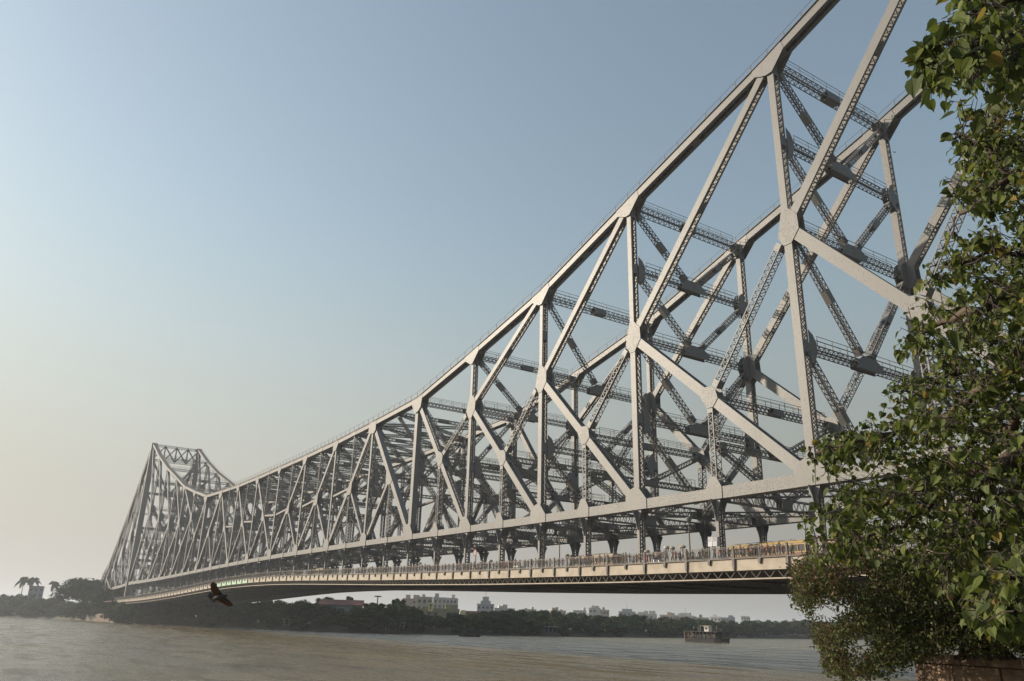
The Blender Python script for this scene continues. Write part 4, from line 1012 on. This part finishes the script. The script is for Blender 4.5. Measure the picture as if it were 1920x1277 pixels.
def car(px, Y, col, label, rev=False, taxi=False):
    p = deck_point(px, Y)-Vector((0, 0, 0.15)); e = empty('taxi' if taxi else 'car', p, math.pi if rev else 0); tag(e, label, 'taxi' if taxi else 'car')
    b = MB(); b.prism([(-2.1, -0.8, 0.35), (2.1, -0.8, 0.35), (2.15, -0.8, 0.75), (1.9, -0.8, 0.95), (0.9, -0.8, 1.02), (-1.3, -0.8, 1.0), (-2.1, -0.8, 0.92)], (0, 1.6, 0)); b.build('body', PAINT[col], e)
    g = MB(); g.prism([(0.95, -0.72, 1.022), (0.45, -0.66, 1.44), (-0.95, -0.66, 1.44), (-1.35, -0.72, 1.002)][::-1], (0, 1.38, 0)); g.build('window_glass', M_WIN, e)
    r = MB(); r.prism([(0.5, -0.68, 1.442), (0.3, -0.66, 1.52), (-0.8, -0.66, 1.53), (-1.0, -0.68, 1.442)][::-1], (0, 1.36, 0)); r.build('roof', PAINT[col], e)
    wheels(e, (-1.3, 1.3), 0.72, 0.31)
    for sg in (-0.6, 0.6): h = MB(); h.bx(2.152, 2.18, sg-0.1, sg+0.1, 0.55, 0.72); h.build('headlight', M_LAMP, e)
bus(1450, 3.4, 10.5, 'yellow bus with maroon lower body behind the railing, close to the shrub'); bus(1120, 4.2, 9.5, 'cream and brown bus near the round road sign side', 'cream', 'brown'); bus(600, 4.5, 9.0, 'cream bus far along the roadway, small in view', 'cream', 'grey', True)
bus(1585, 3.6, 9.5, 'orange yellow bus half hidden behind the leaves', 'yellow', 'brown')
car(893, 3.2, 'red', 'small red car roof showing over the railing'); car(1237, 3.4, 'yellow', 'yellow taxi left of the lamp post on the roadway', taxi=True); car(1302, 3.4, 'yellow', 'yellow taxi right of the lamp post on the roadway', True, True); car(1322, 7.5, 'white', 'white car in the second lane beside a taxi', True)
car(675, 4.0, 'white', 'white car far along the roadway'); car(1165, 8.0, 'grey', 'grey car in the second lane behind the cream bus', True); car(975, 4.0, 'white', 'white car between two hangers at mid roadway'); car(1030, 7.0, 'yellow', 'yellow taxi in the second lane at mid roadway', taxi=True); car(930, 7.5, 'blue', 'blue car in the second lane behind the porters', True)

# ------------------------------------------------------------------ lamp posts and sign on the railing
def lamp_post(px, label, sign=False, H=4.7):
    p = deck_point(px, -5.45); e = empty('street_lamp', p); tag(e, label, 'street lamp')
    t = MB(); t.tube([(0, 0, 0), (0, 0, 1.2), (0, 0, H-0.5)], [0.10, 0.08, 0.055], 8); t.build('pole', M_RAIL, e)
    b = MB(); b.tube([(0, 0, H-0.55), (0, 0, H-0.35), (0, 0, H-0.1), (0, 0, H)], [0.07, 0.30, 0.36, 0.30], 12); b.build('lamp_bowl', M_STEEL, e)
    if sign:
        d = MB(); d.tube([(0, -0.14, 2.75), (0, -0.18, 2.75)], 0.52, 24); s = d.build('round_sign', PAINT['maroon'], e)
        f = MB(); f.tube([(0, -0.182, 2.75), (0, -0.186, 2.75)], 0.36, 24); f.build('sign_face', PAINT['grey'], s)
lamp_post(891, 'footway lamp post carrying a round sign', True, 3.9); lamp_post(1049, 'slim footway lamp post right of the round sign'); lamp_post(1295, 'footway lamp post nearest the camera, beside the porters')

# ------------------------------------------------------------------ ferry
def ferry():
    q = at_z(1329, 1204.5, 0); d = Vector((q.x-CAM.x, q.y-CAM.y, 0)).normalized()
    L = 16.5; W = 5.4; e = empty('ferry_boat', q, math.atan2(d.y, d.x)-math.pi/2-R(38)); tag(e, 'old dark ferry boat crowded with standing passengers', 'ferry')
    a = L/2; w = W/2
    hm = mat('hull_paint', (0.022, 0.022, 0.026), 0.6, [(1.5, (0.05, 0.032, 0.025), 0.5, 0.7)]); om = mat('hull_stripe', (0.42, 0.20, 0.08), 0.6, [(2, (0.2, 0.1, 0.05), 0.4, 0.7)])
    h = MB(); st = [(-a, w*0.82), (-a+1.2, w), (a-4, w), (a-1.6, w*0.72), (a, w*0.15)]; top = [(x, s*y, 1.1+0.35*max(0, x-(a-5))/5) for s, l in ((-1, st), (1, st[::-1])) for x, y in l]; bot = [(x*0.96, y*0.85, -0.4) for x, y, z in top]
    n = len(top); b0 = len(h.v); h.v += top+bot; h.f.append(tuple(range(n))); h.m.append(0)
    for i in range(n): h.f.append((i, n+i, n+(i+1) % n, (i+1) % n)); h.m.append(0)
    h.build('hull', hm, e)
    s = MB(); s.bx(-a-0.08, -a-0.01, -w*0.8, w*0.8, 0.15, 1.0); s.build('stern_board', om, e)
    r = MB(); 
    r.prism([(-a+0.1, -w, 3.25), (a-2.8, -w, 3.25), (a-1.2, -w*0.5, 3.3), (a-1.2, w*0.5, 3.3), (a-2.8, w, 3.25), (-a+0.1, w, 3.25)], (0, 0, 0.14)); r.build('canopy_roof', hm, e)
    for i in range(9):
        x = -a+0.4+(L-4)*i/8
        for sg in (-1, 1): c = MB(); c.bar((x, sg*(w-0.15), 1.1), (x, sg*(w-0.15), 3.25), 0.09, 0.09, (1, 0, 0)); c.build('canopy_post', M_RAIL, e)
    for y0, y1, cc in ((-w+0.1, -w+1.5, om), (w-1.5, w-0.1, om)): p = MB(); p.bx(-a+0.12, -a+0.22, y0, y1, 1.1, 3.2); p.build('stern_panel', cc, e)
    g = MB(); g.bx(-a+2.2, a-3.5, -0.8, 0.8, 1.1, 3.24); g.build('dark_infill_box', hm, e)  # added dark box inside, closes the bright gaps under the canopy
    for z in (1.6, 2.0):
        g = MB()
        for sg in (-1, 1): g.bar((-a+0.3, sg*(w-0.05), z), (a-3, sg*(w-0.05), z), 0.05, 0.05)
        g.build('side_rail', M_RAIL, e)
    c = MB(); c.bx(-0.9, 0.9, -0.9, 0.9, 3.392, 4.9); c.bx(-1.1, 1.1, -1.1, 1.1, 4.902, 5.05); wh = c.build('wheelhouse', WALLS['white'], e)
    g = MB(); g.bx(-0.5, 0.5, -0.93, -0.902, 4.0, 4.6); g.build('cabin_window', M_WIN, wh); g = MB(); g.bx(-0.93, -0.902, -0.6, 0.5, 3.9, 4.6); g.build('cabin_window', M_WIN, wh)
    k = MB(); k.tube([(-3.6, 0, 3.392), (-3.6, 0, 4.9)], 0.5, 10); k.build('funnel', hm, e)
    f = MB()
    for x in (-2.0, 2.2): 
        f.bar((x, -1.6, 3.39), (x, -1.6, 5.2), 0.07, 0.07, (1, 0, 0)); f.bar((x, 1.6, 3.39), (x, 1.6, 5.2), 0.07, 0.07, (1, 0, 0)); f.bar((x, -1.6, 5.2), (x, 1.6, 5.2), 0.07, 0.07)
    f.bar((-2, -1.6, 5.2), (2.2, -1.6, 5.2), 0.07, 0.07); f.bar((-2, 1.6, 5.2), (2.2, 1.6, 5.2), 0.07, 0.07); f.build('awning_frame', WALLS['cream'], e)
    f = MB()
    for x in (3.5, 5.0, 6.5, 7.0): f.bar((x, -1.8, 3.39), (x, -1.8, 4.3), 0.05, 0.05, (1, 0, 0))
    f.bar((3.5, -1.8, 4.3), (7.0, -1.8, 4.3), 0.05, 0.05); f.build('roof_rail', M_RAIL, e)
    ly = MB(); ly.tube([(a-3.0, 0.9, 3.4), (a-3.0, 0.9, 5.0)], 0.04, 5); ly.build('flagstaff', M_RAIL, e)
    M = Matrix.Translation(q) @ Matrix.Rotation(e.rotation_euler.z, 4, 'Z'); rg = random.Random(5)
    for i in range(34):
        x = -a+1.4+(L-5.2)*(i % 17)/16+rg.uniform(-.2, .2); y = (-w+0.55 if i < 17 else -w+1.5)+rg.uniform(-.15, .15)
        add_person(M @ Vector((x, y, 1.1)), e.rotation_euler.z+rg.choice((0, 3.1, 1.5, -1.5)), 2, rg.choice(['white', 'blue', 'grey', 'black', 'black', 'khaki', 'black', 'green']), rg.choice(['black', 'grey', 'brown']), 'passenger standing close to others under the ferry canopy', 'ferry passengers', rg.uniform(0.9, 1.0))
    add_person(M @ Vector((-5.4, -0.6, 3.39)), 1.0, 2, 'white', 'black', 'person in white standing on the ferry roof', None, 0.95)
    wk = MB(); 
    for i in range(26):
        p = M @ Vector((a-0.9+rg.uniform(-0.9, 0.7), -1.0+rg.uniform(-0.7, 0.5), 0.05)); sz = rg.uniform(0.12, 0.3)
        wk.poly([p+Vector((sz, 0, 0.1)), p+Vector((0, sz, 0.15)), p+Vector((-sz, 0, 0.05)), p+Vector((0, -sz, 0.22))])
    tag(wk.build('bow_foam', mat('foam', (0.7, 0.7, 0.68), 0.8)), kind='stuff')
    # small rowing boat far away
    q = at_z(880, 1194, 0); b = MB(); b.v += [(-4, 0, 0.8), (-2.5, -0.7, 0.45), (2.5, -0.7, 0.45), (4, 0, 0.8), (2.5, 0.7, 0.45), (-2.5, 0.7, 0.45), (-3, 0, -0.2), (3, 0, -0.2)]
    b.f += [(0, 6, 1), (1, 6, 7, 2), (2, 7, 3), (3, 7, 4), (4, 7, 6, 5), (5, 6, 0), (1, 2, 4, 5)]; b.m += [0]*7
    e2 = empty('rowing_boat', q, YAW); tag(e2, 'tiny dark rowing boat far off under the bridge', 'boat'); b.build('hull', hm, e2)
    c = MB(); c.bx(-1.5, 1.2, -0.5, 0.5, 0.451, 1.1); c.build('shelter', M_BARK, e2)
ferry()

# ------------------------------------------------------------------ pigeon in flight
def pigeon():
    D_ = 16.0; c = at_dist(410, 1118, D_); fr = bpy.data.materials
    mdk = mat('pigeon_dark', (0.035, 0.03, 0.035), 0.6); mwg = leaf_mat('pigeon_wing', (0.11, 0.065, 0.038), (0.15, 0.085, 0.045), 0.25)
    e = empty('pigeon', c); tag(e, 'brown pigeon flying low in front of the bridge end', 'bird')
    ex, ey, ez = _r, _u, _f          # build in a frame facing the camera, then it is ordinary 3D geometry
    def W(x, y, z=0): return (ex*x + ey*y + ez*z)*(0.86*D_/FPX)      # pixels of the photo at this distance -> metres
    def rng(path, rad, m, name):
        b = MB(); b.tube([W(*p) for p in path], [r*D_/FPX for r in rad], 10); return b.build(name, m, e, smooth=True)
    rng([(-14, -6, 4), (-6, -4, 2), (2, -1, 0), (9, 1, -1), (13, 1.5, -2)], [1.5, 4.5, 5.5, 4.2, 2.8], mdk, 'body')
    rng([(11, 1, -2), (14, 2, -3), (16.5, 2, -3)], [2.6, 2.9, 1.6], mdk, 'head'); rng([(16.5, 2, -3), (19.5, 1.6, -3.4)], [0.9, 0.2], mdk, 'beak')
    def fan(name, root, tips, m, th=0.35):
        o = MB(); n = len(tips); rt = [Vector(r) for r in root]
        for i, tp in enumerate(tips):
            u = i/(n-1); a = rt[0].lerp(rt[1], u); a2 = rt[0].lerp(rt[1], min(1, u+1.3/(n-1))); t = Vector(tp); d = (t-a).normalized(); s = Vector((-d.y, d.x, 0))
            w = 1.35; pts = [a, a2, t+s*-w*0.3-d*2, t, t+s*w*0.9-d*2.2]
            pts = [a-s*w*0.6, t-s*w-d*4, t-s*w*0.3, t+s*w*0.5-d*0.8, t+s*w-d*4, a+s*w*0.6]
            o.prism([W(p.x, p.y, p.z+i*0.25) for p in pts], W(0, 0, th))
        b = o.build(name, m, e); tag(b, kind='stuff'); return b
    fan('wing', [(2, 3, 0), (-9, 0, -1)], [(-2, 30, -12), (-4.5, 31, -12), (-7, 31, -11), (-9, 30, -11), (-11, 29, -10), (-12.5, 27, -9), (-13.5, 24, -8), (-14, 20, -7), (-14, 16, -6), (-13, 12, -4), (-12, 8, -3)], mwg)
    fan('wing', [(9, -3, 0), (-3, -6, 1)], [(24, -22, 10), (22.5, -23.5, 10), (20, -24, 9), (17.5, -23.5, 8), (14.5, -22, 7), (11, -20, 6), (8, -18, 5), (4, -15, 3), (0, -12, 2)], mwg)
    fan('tail', [(-12, -1, 3), (-9, -8, 3)], [(-19, 7, 3), (-22, 4.5, 3), (-23.5, 1, 3), (-23, -3, 3), (-21, -7, 3), (-18, -10, 3), (-14, -13, 3), (-10.5, -14, 3)], mdk)
    rng([(6, 2, -1), (2, 14, -6), (-4, 26, -11)], [2.0, 1.5, 0.7], mdk, 'wing_edge'); rng([(10, -3, 1), (19, -12, 6), (24, -21, 10)], [1.8, 1.4, 0.6], mdk, 'wing_edge')
    b = MB(); p = at_dist(1677, 285, 120); b.poly([p, p+_r*0.3+_u*0.1, p+_r*0.05-_u*0.12]); b.poly([p, p-_r*0.28+_u*0.1, p-_r*0.05-_u*0.12]); b.tube([p-_r*0.15, p+_r*0.15-_u*0.03], [0.03, 0.06], 5); tag(b.build('distant_bird', mdk), 'tiny dark bird high between the trusses on the right', 'bird')
pigeon()

# ------------------------------------------------------------------ foreground: peepal tree, shrub, old wall
M_LEAF = [leaf_mat('leaf_dark', (0.044, 0.064, 0.016), (0.080, 0.102, 0.024), 0.38, 0.62), leaf_mat('leaf_green', (0.085, 0.115, 0.022), (0.135, 0.160, 0.032), 0.42, 0.58), leaf_mat('leaf_yellow', (0.17, 0.17, 0.03), (0.24, 0.17, 0.04), 0.45, 0.6)]
M_TWIG = mat('twig_bark', (0.038, 0.025, 0.018), 0.85, [(30, (0.022, 0.015, 0.011), 0.4, 0.6)])
LB_Y = [-40, 0, 30, 60, 75, 100, 150, 172, 185, 205, 225, 240, 270, 300, 330, 350, 380, 400, 430, 455, 470, 500, 530, 560, 600, 640, 680, 700, 730, 760, 800, 830, 850, 870, 900, 930, 960, 1000, 1030, 1060]
LB_X = [1770, 1768, 1762, 1755, 1712, 1706, 1712, 1735, 1765, 1812, 1800, 1776, 1772, 1782, 1760, 1765, 1785, 1800, 1790, 1770, 1755, 1740, 1712, 1696, 1680, 1676, 1690, 1668, 1655, 1640, 1590, 1525, 1500, 1515, 1530, 1505, 1500, 1515, 1525, 1500]
def leaf_verts(base, d, nrm, s):
    """heart shaped leaf with a long drip tip"""
    d = d.normalized(); x = d.cross(nrm).normalized(); n = x.cross(d).normalized()
    half = [(0, 0), (0.28, -0.12), (0.50, 0.06), (0.52, 0.34), (0.36, 0.66), (0.12, 0.86), (0, 1.10)]
    def q(u, v, sg): return base + (x*(u*sg) + d*v + n*(abs(u)*0.30 - 0.18*v*v))*s
    return [[q(u, v, sg) for u, v in half] for sg in (1, -1)]
def tree():
    rg = random.Random(21); e = empty('peepal_tree', ground_dir(2450, 7.0, 2.4)); tag(e, 'leafy peepal tree reaching in from the right edge', 'tree')
    base = e.location.copy()
    def loc(p): return p-base
    tr = MB(); c = [base+Vector((0, 0, -0.3)), base+Vector((0.1, 0, 1.5)), at_dist(2250, 700, 6.6), at_dist(2160, 300, 6.7), at_dist(2200, -150, 7.0), at_dist(2180, -480, 7.3), at_dist(2230, -800, 7.6)]
    tr.tube([loc(p) for p in c], [0.30, 0.25, 0.20, 0.15, 0.10, 0.06, 0.02], 12); tr.build('trunk', M_BARK, e, smooth=True)
    limbs = [([(2240, 760), (2050, 830), (1930, 845), (1882, 872), (1800, 885), (1745, 905), (1700, 925), (1640, 950)], 0.085, 6.3),
             ([(1930, 845), (1890, 810), (1915, 760), (1960, 700)], 0.05, 6.3), ([(1882, 872), (1840, 930), (1810, 1000), (1780, 1050)], 0.022, 6.2),
             ([(2180, 560), (2000, 560), (1900, 545), (1830, 590), (1770, 600), (1715, 640)], 0.05, 6.0), ([(2120, 300), (1980, 300), (1900, 330), (1850, 370), (1800, 400)], 0.045, 5.6),
             ([(2100, 120), (1960, 90), (1880, 70), (1820, 90), (1770, 110), (1725, 130)], 0.04, 5.2), ([(2060, -60), (1960, -20), (1880, 10), (1820, 20)], 0.035, 5.6),
             ([(1900, 330), (1850, 280), (1810, 260), (1785, 262)], 0.018, 5.6), ([(2180, 700), (2040, 700), (1930, 690), (1850, 720), (1780, 780), (1700, 800), (1600, 830), (1530, 850)], 0.045, 6.6),
             ([(1850, 720), (1790, 700), (1740, 730), (1690, 735)], 0.016, 6.5), ([(2200, 1000), (2030, 1010), (1950, 1030), (1905, 1080), (1900, 1160)], 0.05, 5.2), ([(1800, 885), (1740, 950), (1690, 985), (1640, 1000), (1570, 1010), (1520, 1010)], 0.02, 6.5),
             ([(2200, -150), (2080, -330), (1980, -420)], 0.04, 6.9), ([(2250, 500), (2380, 300), (2480, 120), (2560, 0)], 0.06, 6.8), ([(2200, -100), (2330, -280), (2450, -420)], 0.04, 7.0), ([(2280, 750), (2420, 640), (2560, 600)], 0.05, 6.9),
             ([(2000, 560), (1920, 480), (1860, 470), (1800, 500), (1760, 500)], 0.022, 6.1), ([(2000, 840), (1960, 900), (1900, 960), (1830, 985), (1740, 1000)], 0.03, 6.0)]
    anchors = []
    for path, r, dd in limbs:
        P_ = [at_dist(x, y, dd+0.25*math.sin(i*1.7)) for i, (x, y) in enumerate(path)]; fine = []
        for i in range(len(P_)-1):
            for k in range(4): fine.append(P_[i].lerp(P_[i+1], k/4) + Vector((rg.gauss(0, .012), rg.gauss(0, .012), rg.gauss(0, .012))))
        fine.append(P_[-1]); b = MB(); n = len(fine); b.tube([loc(p) for p in fine], [r*(1-0.75*i/(n-1)) for i in range(n)], 8); b.build('branch', M_TWIG if r < 0.04 else M_BARK, e, smooth=True)
        for i, (x, y) in enumerate(path):
            anchors.append((x, y, (P_[i]-CAM).length))
            if i < len(path)-1:
                x2, y2 = path[i+1]; anchors.append(((x+x2)/2, (y+y2)/2, dd))
    A = np.array(anchors)
    # twigs: end points sampled inside the outline of the crown, each grows from the closest branch point
    twigs = []; leaves = []
    tries = 0; RES = 26; cnt = {}
    pts = []
    while len(pts) < 2600 and tries < 80000:
        tries += 1; y = rg.uniform(-40, 1190); lb = float(np.interp(y, LB_Y, LB_X)); x = lb + 6 + abs(rg.random()**1.25)*(2010-lb)
        if y > 1060 and x < 1700 + (y-1060)*1.2: continue
        if y > 1040 and rg.random() < 0.45: continue
        g = (int(x/RES), int(y/RES)); lim = 1 if x < lb+45 else (3 if x < lb+200 else 5)
        if 195 < y < 235 and x < 1850: lim = 1 if rg.random() < 0.3 else 0
        h = math.sin(x*0.021+2)*math.sin(y*0.017+1)                        # sparse and dense pockets
        if y < 760 and x > 1790 and rg.random() < 0.5: lim = min(lim, 1)
        if h < -0.35 and y < 820: lim = min(lim, 1) if rg.random() < 0.5 else 0
        if cnt.get(g, 0) >= lim: continue
        cnt[g] = cnt.get(g, 0)+1; pts.append((x, y))
    tw = MB(); nl = 0
    for x, y in pts:
        k = int(np.argmin((A[:, 0]-x-25)**2+(A[:, 1]-y)**2)); ax, ay, ad = A[k]
        dist = ad + rg.uniform(-0.9, 1.1); L = rg.uniform(45, 110); vx, vy = ax-x, ay-y; ln = math.hypot(vx, vy)+1e-6
        sx, sy = x+vx/ln*min(L, ln)+rg.uniform(-15, 15), y+vy/ln*min(L, ln)+rg.uniform(-15, 15)
        a = at_dist(sx, sy, dist+rg.uniform(-0.15, 0.15)); b = at_dist(x, y, dist); m = (a+b)/2 + Vector((rg.gauss(0, .03), rg.gauss(0, .03), rg.gauss(0.02, .03)))
        path = [a, a.lerp(m, .5)+Vector((0, 0, rg.uniform(-.015, .015))), m, m.lerp(b, .5)+Vector((0, 0, rg.uniform(-.015, .015))), b]
        tw.tube([loc(p) for p in path], [0.0046, 0.004, 0.0034, 0.0028, 0.0018], 4, cap=False)
        inner = x > float(np.interp(y, LB_Y, LB_X))+60
        n = rg.randint(4, 8) if not inner else rg.choice((0, 0, 3, 4, 5, 6, 7))
        for j in range(n):
            u = 0.25+0.75*(j+rg.random()*0.6)/n; s = u*4; i0 = min(3, int(s)); p = path[i0].lerp(path[i0+1], s-i0)
            side = Vector((rg.gauss(0, 1), rg.gauss(0, 1), rg.gauss(0, 0.5))).normalized(); pet = p + side*rg.uniform(.02, .05) + Vector((0, 0, -rg.uniform(0, .025)))
            d = (side*0.5 + Vector((0, 0, -1))*rg.uniform(0.25, 1.1) + (b-a).normalized()*0.25).normalized(); nn = Vector((rg.gauss(-.4, 1), rg.gauss(-.7, 1), rg.gauss(0.4, 1))).normalized()
            sz = (0.026+0.044*rg.random()**2.2)*(1.45 if y < 200 and x < 1840 else 1.0)*(1.15 if (800 < y < 1000 and x < 1640) else 1.0)*(1.25 if (y > 930 and x > 1790 and rg.random() < 0.5) else 1)
            q = rg.random(); mi = 2 if q < 0.035 else (1 if q < 0.50 else 0)
            leaves.append((pet, d, nn, sz, mi, x, y)); tw.bar(loc(p), loc(pet), 0.0025, 0.0025)
    # the crown goes on above and to the right of the picture
    for _ in range(1100):
        y = rg.uniform(-900, 900); x = rg.uniform(2005, 2750) if y > -40 else rg.uniform(1850+max(0, -y-500)*0.5, 2700)
        if ((x-2250)/520)**2+((y-0)/930)**2 > 1: continue
        dist = rg.uniform(5.6, 8.6); b = at_dist(x, y, dist); a = b+Vector((rg.gauss(0, .15), rg.gauss(0, .15), rg.gauss(0.05, .15))); tw.tube([loc(a), loc((a+b)/2+Vector((0, 0, .02))), loc(b)], [0.006, 0.004, 0.002], 4, cap=False)
        for j in range(rg.randint(4, 9)):
            p = a.lerp(b, rg.random())+Vector((rg.gauss(0, .05), rg.gauss(0, .05), rg.gauss(-.02, .05))); q = rg.random()
            leaves.append((p, Vector((rg.gauss(0, .7), rg.gauss(0, .7), rg.gauss(-.7, .5))).normalized(), Vector((rg.gauss(-.3, 1), rg.gauss(-.5, 1), rg.gauss(.4, 1))).normalized(), rg.uniform(0.04, 0.09), 2 if q < 0.05 else (1 if q < 0.4 else 0), x, y))
    # finer growth further back in the crown
    n2 = 0; t2 = 0
    while n2 < 1500 and t2 < 20000:
        t2 += 1; y = rg.uniform(-30, 1200); lb = float(np.interp(y, LB_Y, LB_X)); x = lb+35+rg.random()**0.9*(2000-lb)
        if y > 1060 and x < 1700 + (y-1060)*1.2: continue
        h = math.sin(x*0.033+0.5)*math.sin(y*0.027+2.2)
        if h < -0.3 and y < 800 and rg.random() < 0.75: continue
        n2 += 1; dist = rg.uniform(7.0, 9.4); b = at_dist(x, y, dist); a = b + _r*rg.uniform(0.05, 0.45) + _u*rg.gauss(0, 0.14); m = (a+b)/2+_u*rg.gauss(0.02, 0.03)
        tw.tube([loc(a), loc(m), loc(b)], [0.005, 0.0035, 0.002], 4, cap=False)
        for j in range(rg.choice((3, 5, 7, 8))):
            p = (a.lerp(m, rg.random()) if rg.random() < 0.5 else m.lerp(b, rg.random())) + Vector((rg.gauss(0, .03), rg.gauss(0, .03), rg.gauss(-.01, .03)))
            d = Vector((rg.gauss(0, .7), rg.gauss(0, .7), rg.gauss(-.5, .6))).normalized(); nn = Vector((rg.gauss(-.3, 1), rg.gauss(-.5, 1), rg.gauss(0.4, 1))).normalized()
            q = rg.random(); leaves.append((p, d, nn, rg.uniform(0.03, 0.065), 2 if q < 0.05 else (1 if q < 0.4 else 0), x, y))
    tag(tw.build('twig', M_TWIG, e), kind='stuff')
    # the 280 leaves that show largest are parts of their own, the rest is one mesh
    leaves.sort(key=lambda t: -(t[3]/(t[0]-CAM).length)*(1.0 if 1480 < t[5] < 1915 and 0 < t[6] < 1277 else 0.01))
    rest = MB()
    for i, (p, d, nn, sz, mi, x, y) in enumerate(leaves):
        if i < 280:
            b = MB()
            for h in leaf_verts(Vector((0, 0, 0)), d, nn, sz): b.poly(h)
            o = b.build('leaf', M_LEAF[mi], e); o.location = loc(p)
        else:
            for h in leaf_verts(loc(p), d, nn, sz): rest.poly(h, mi)
    tag(rest.build('leaves', M_LEAF, e), kind='stuff'); print('leaves', len(leaves), 'twigs', len(pts))
tree()

M_SLEAF = [leaf_mat('shrub_leaf_olive', (0.075, 0.085, 0.028), (0.115, 0.115, 0.038), 0.38), leaf_mat('shrub_leaf_brown', (0.15, 0.075, 0.035), (0.12, 0.09, 0.04), 0.3), leaf_mat('shrub_leaf_green', (0.055, 0.09, 0.022), (0.085, 0.12, 0.032), 0.38)]
SB_Y = [1040, 1060, 1090, 1120, 1150, 1180, 1200, 1230, 1260, 1290]; SB_X = [1520, 1490, 1478, 1492, 1515, 1528, 1530, 1545, 1555, 1585]
def shrub():
    rg = random.Random(33); D0 = 8.6; e = empty('overhanging_shrub', ground_dir(1880, D0, 2.2)); base = e.location.copy(); tag(e, 'small leaved shrub hanging over the water from the old wall', 'shrub')
    st = MB(); lf = MB(); n = 0
    for i in range(16):
        b = [at_dist(1850+rg.uniform(-60, 60), 1235, D0)-base]; tx = rg.uniform(1500, 1900); ty = rg.uniform(1070, 1230)
        for k in range(1, 7): b.append(at_dist(1850+(tx-1850)*k/6+rg.uniform(-10, 10), 1235+(ty-1235)*(k/6)**0.7-30*math.sin(k/6*3.1)+rg.uniform(-8, 8), D0+rg.uniform(-.3, .3))-base)
        q = MB(); q.tube(b, [0.02, 0.017, 0.013, 0.010, 0.008, 0.006, 0.004], 5); q.build('stem', M_TWIG, e)
    tries = 0
    while n < 3300 and tries < 30000:
        tries += 1; y = rg.uniform(1045, 1268); lb = float(np.interp(y, SB_Y, SB_X)); x = lb+rg.random()**1.1*(1990-lb)
        bot = float(np.interp(x, [1540, 1600, 1660, 1700, 1740, 1800, 1900, 2000], [1275, 1268, 1262, 1240, 1222, 1215, 1222, 1225]))
        if y > bot: continue
        # gaps: to the sky and to the water on the left part
        h = math.sin(x*0.043+1.2)*math.sin(y*0.05+0.4)
        if x < 1640 and h < -0.25 and rg.random() < 0.9: continue
        if 1125 < y < 1160 and 1550 < x < 1600 and rg.random() < 0.8: continue
        n += 1; dist = D0+rg.uniform(-0.7, 0.9); c = at_dist(x, y, dist)-base
        a = c+Vector((rg.gauss(0, .05), rg.gauss(0, .05), rg.uniform(.02, .14))); st.tube([a, (a+c)/2+Vector((rg.gauss(0, .01), rg.gauss(0, .01), 0)), c-Vector((0, 0, .05))], [0.004, 0.003, 0.0018], 3, cap=False)
        brown = (x < 1620 and rg.random() < 0.3) or (y < 1100 and x < 1650 and rg.random() < 0.6)
        for j in range(16):
            p = a.lerp(c-Vector((0, 0, .05)), rg.random())+Vector((rg.gauss(0, .028), rg.gauss(0, .028), rg.gauss(0, .022)))
            d = Vector((rg.gauss(0, 1), rg.gauss(0, 1), rg.gauss(-.3, .8))).normalized(); s = d.cross(Vector((rg.gauss(0, 1), rg.gauss(0, 1), rg.gauss(0, 1)))).normalized(); l = rg.uniform(.022, .044)
            lf.poly([p, p+d*l*.5+s*l*.28, p+d*l, p+d*l*.5-s*l*.28], 1 if brown and rg.random() < 0.65 else (0 if rg.random() < 0.6 else 2))
    tag(st.build('twig', M_TWIG, e), kind='stuff'); tag(lf.build('leaves', M_SLEAF, e), kind='stuff')
shrub()
M_OLD = mat('old_plaster_wall', (0.22, 0.155, 0.11), 0.9, [(2.5, (0.10, 0.07, 0.05), 0.45, 0.65), (9, (0.30, 0.22, 0.15), 0.55, 0.7)], bump=0.6, bscale=14)
def old_wall():
    a = at_dist(1716, 1226, 9.4); b = at_dist(2080, 1218, 8.2); t = Vector((b.x-a.x, b.y-a.y, 0)); L = t.length; e = empty('old_ghat_wall', (a.x, a.y, 0), math.atan2(t.y, t.x)); tag(e, 'weathered brown plaster wall at the lower right corner', 'wall')
    H = a.z; rg = random.Random(3)
    c = MB(); c.bx(0.02, L, 0.03, 0.60, 0.5, H-0.075); c.build('wall_core', M_OLD, e)
    z = H-0.08; row = 0
    while z > H-1.2:
        h = 0.19; x = -0.1*(row % 2)-0.02
        while x < L:
            w = rg.uniform(0.42, 0.62); b_ = MB(); o = rg.uniform(0, 0.025); x0 = max(x, 0); b_.bx(x0+0.006, min(x+w, L)-0.006, -0.02-o, 0.028, z-h+0.006, z-0.006); b_.build('block', M_OLD, e); x += w
        z -= h; row += 1
    cp = MB(); cp.bx(-0.05, L+0.05, -0.06, 0.66, H-0.074, H); cp.build('coping', M_OLD, e)
old_wall()
print('objects', len(bpy.data.objects), 'tris', sum(len(o.data.polygons)*2 for o in bpy.data.objects if o.type == 'MESH'))
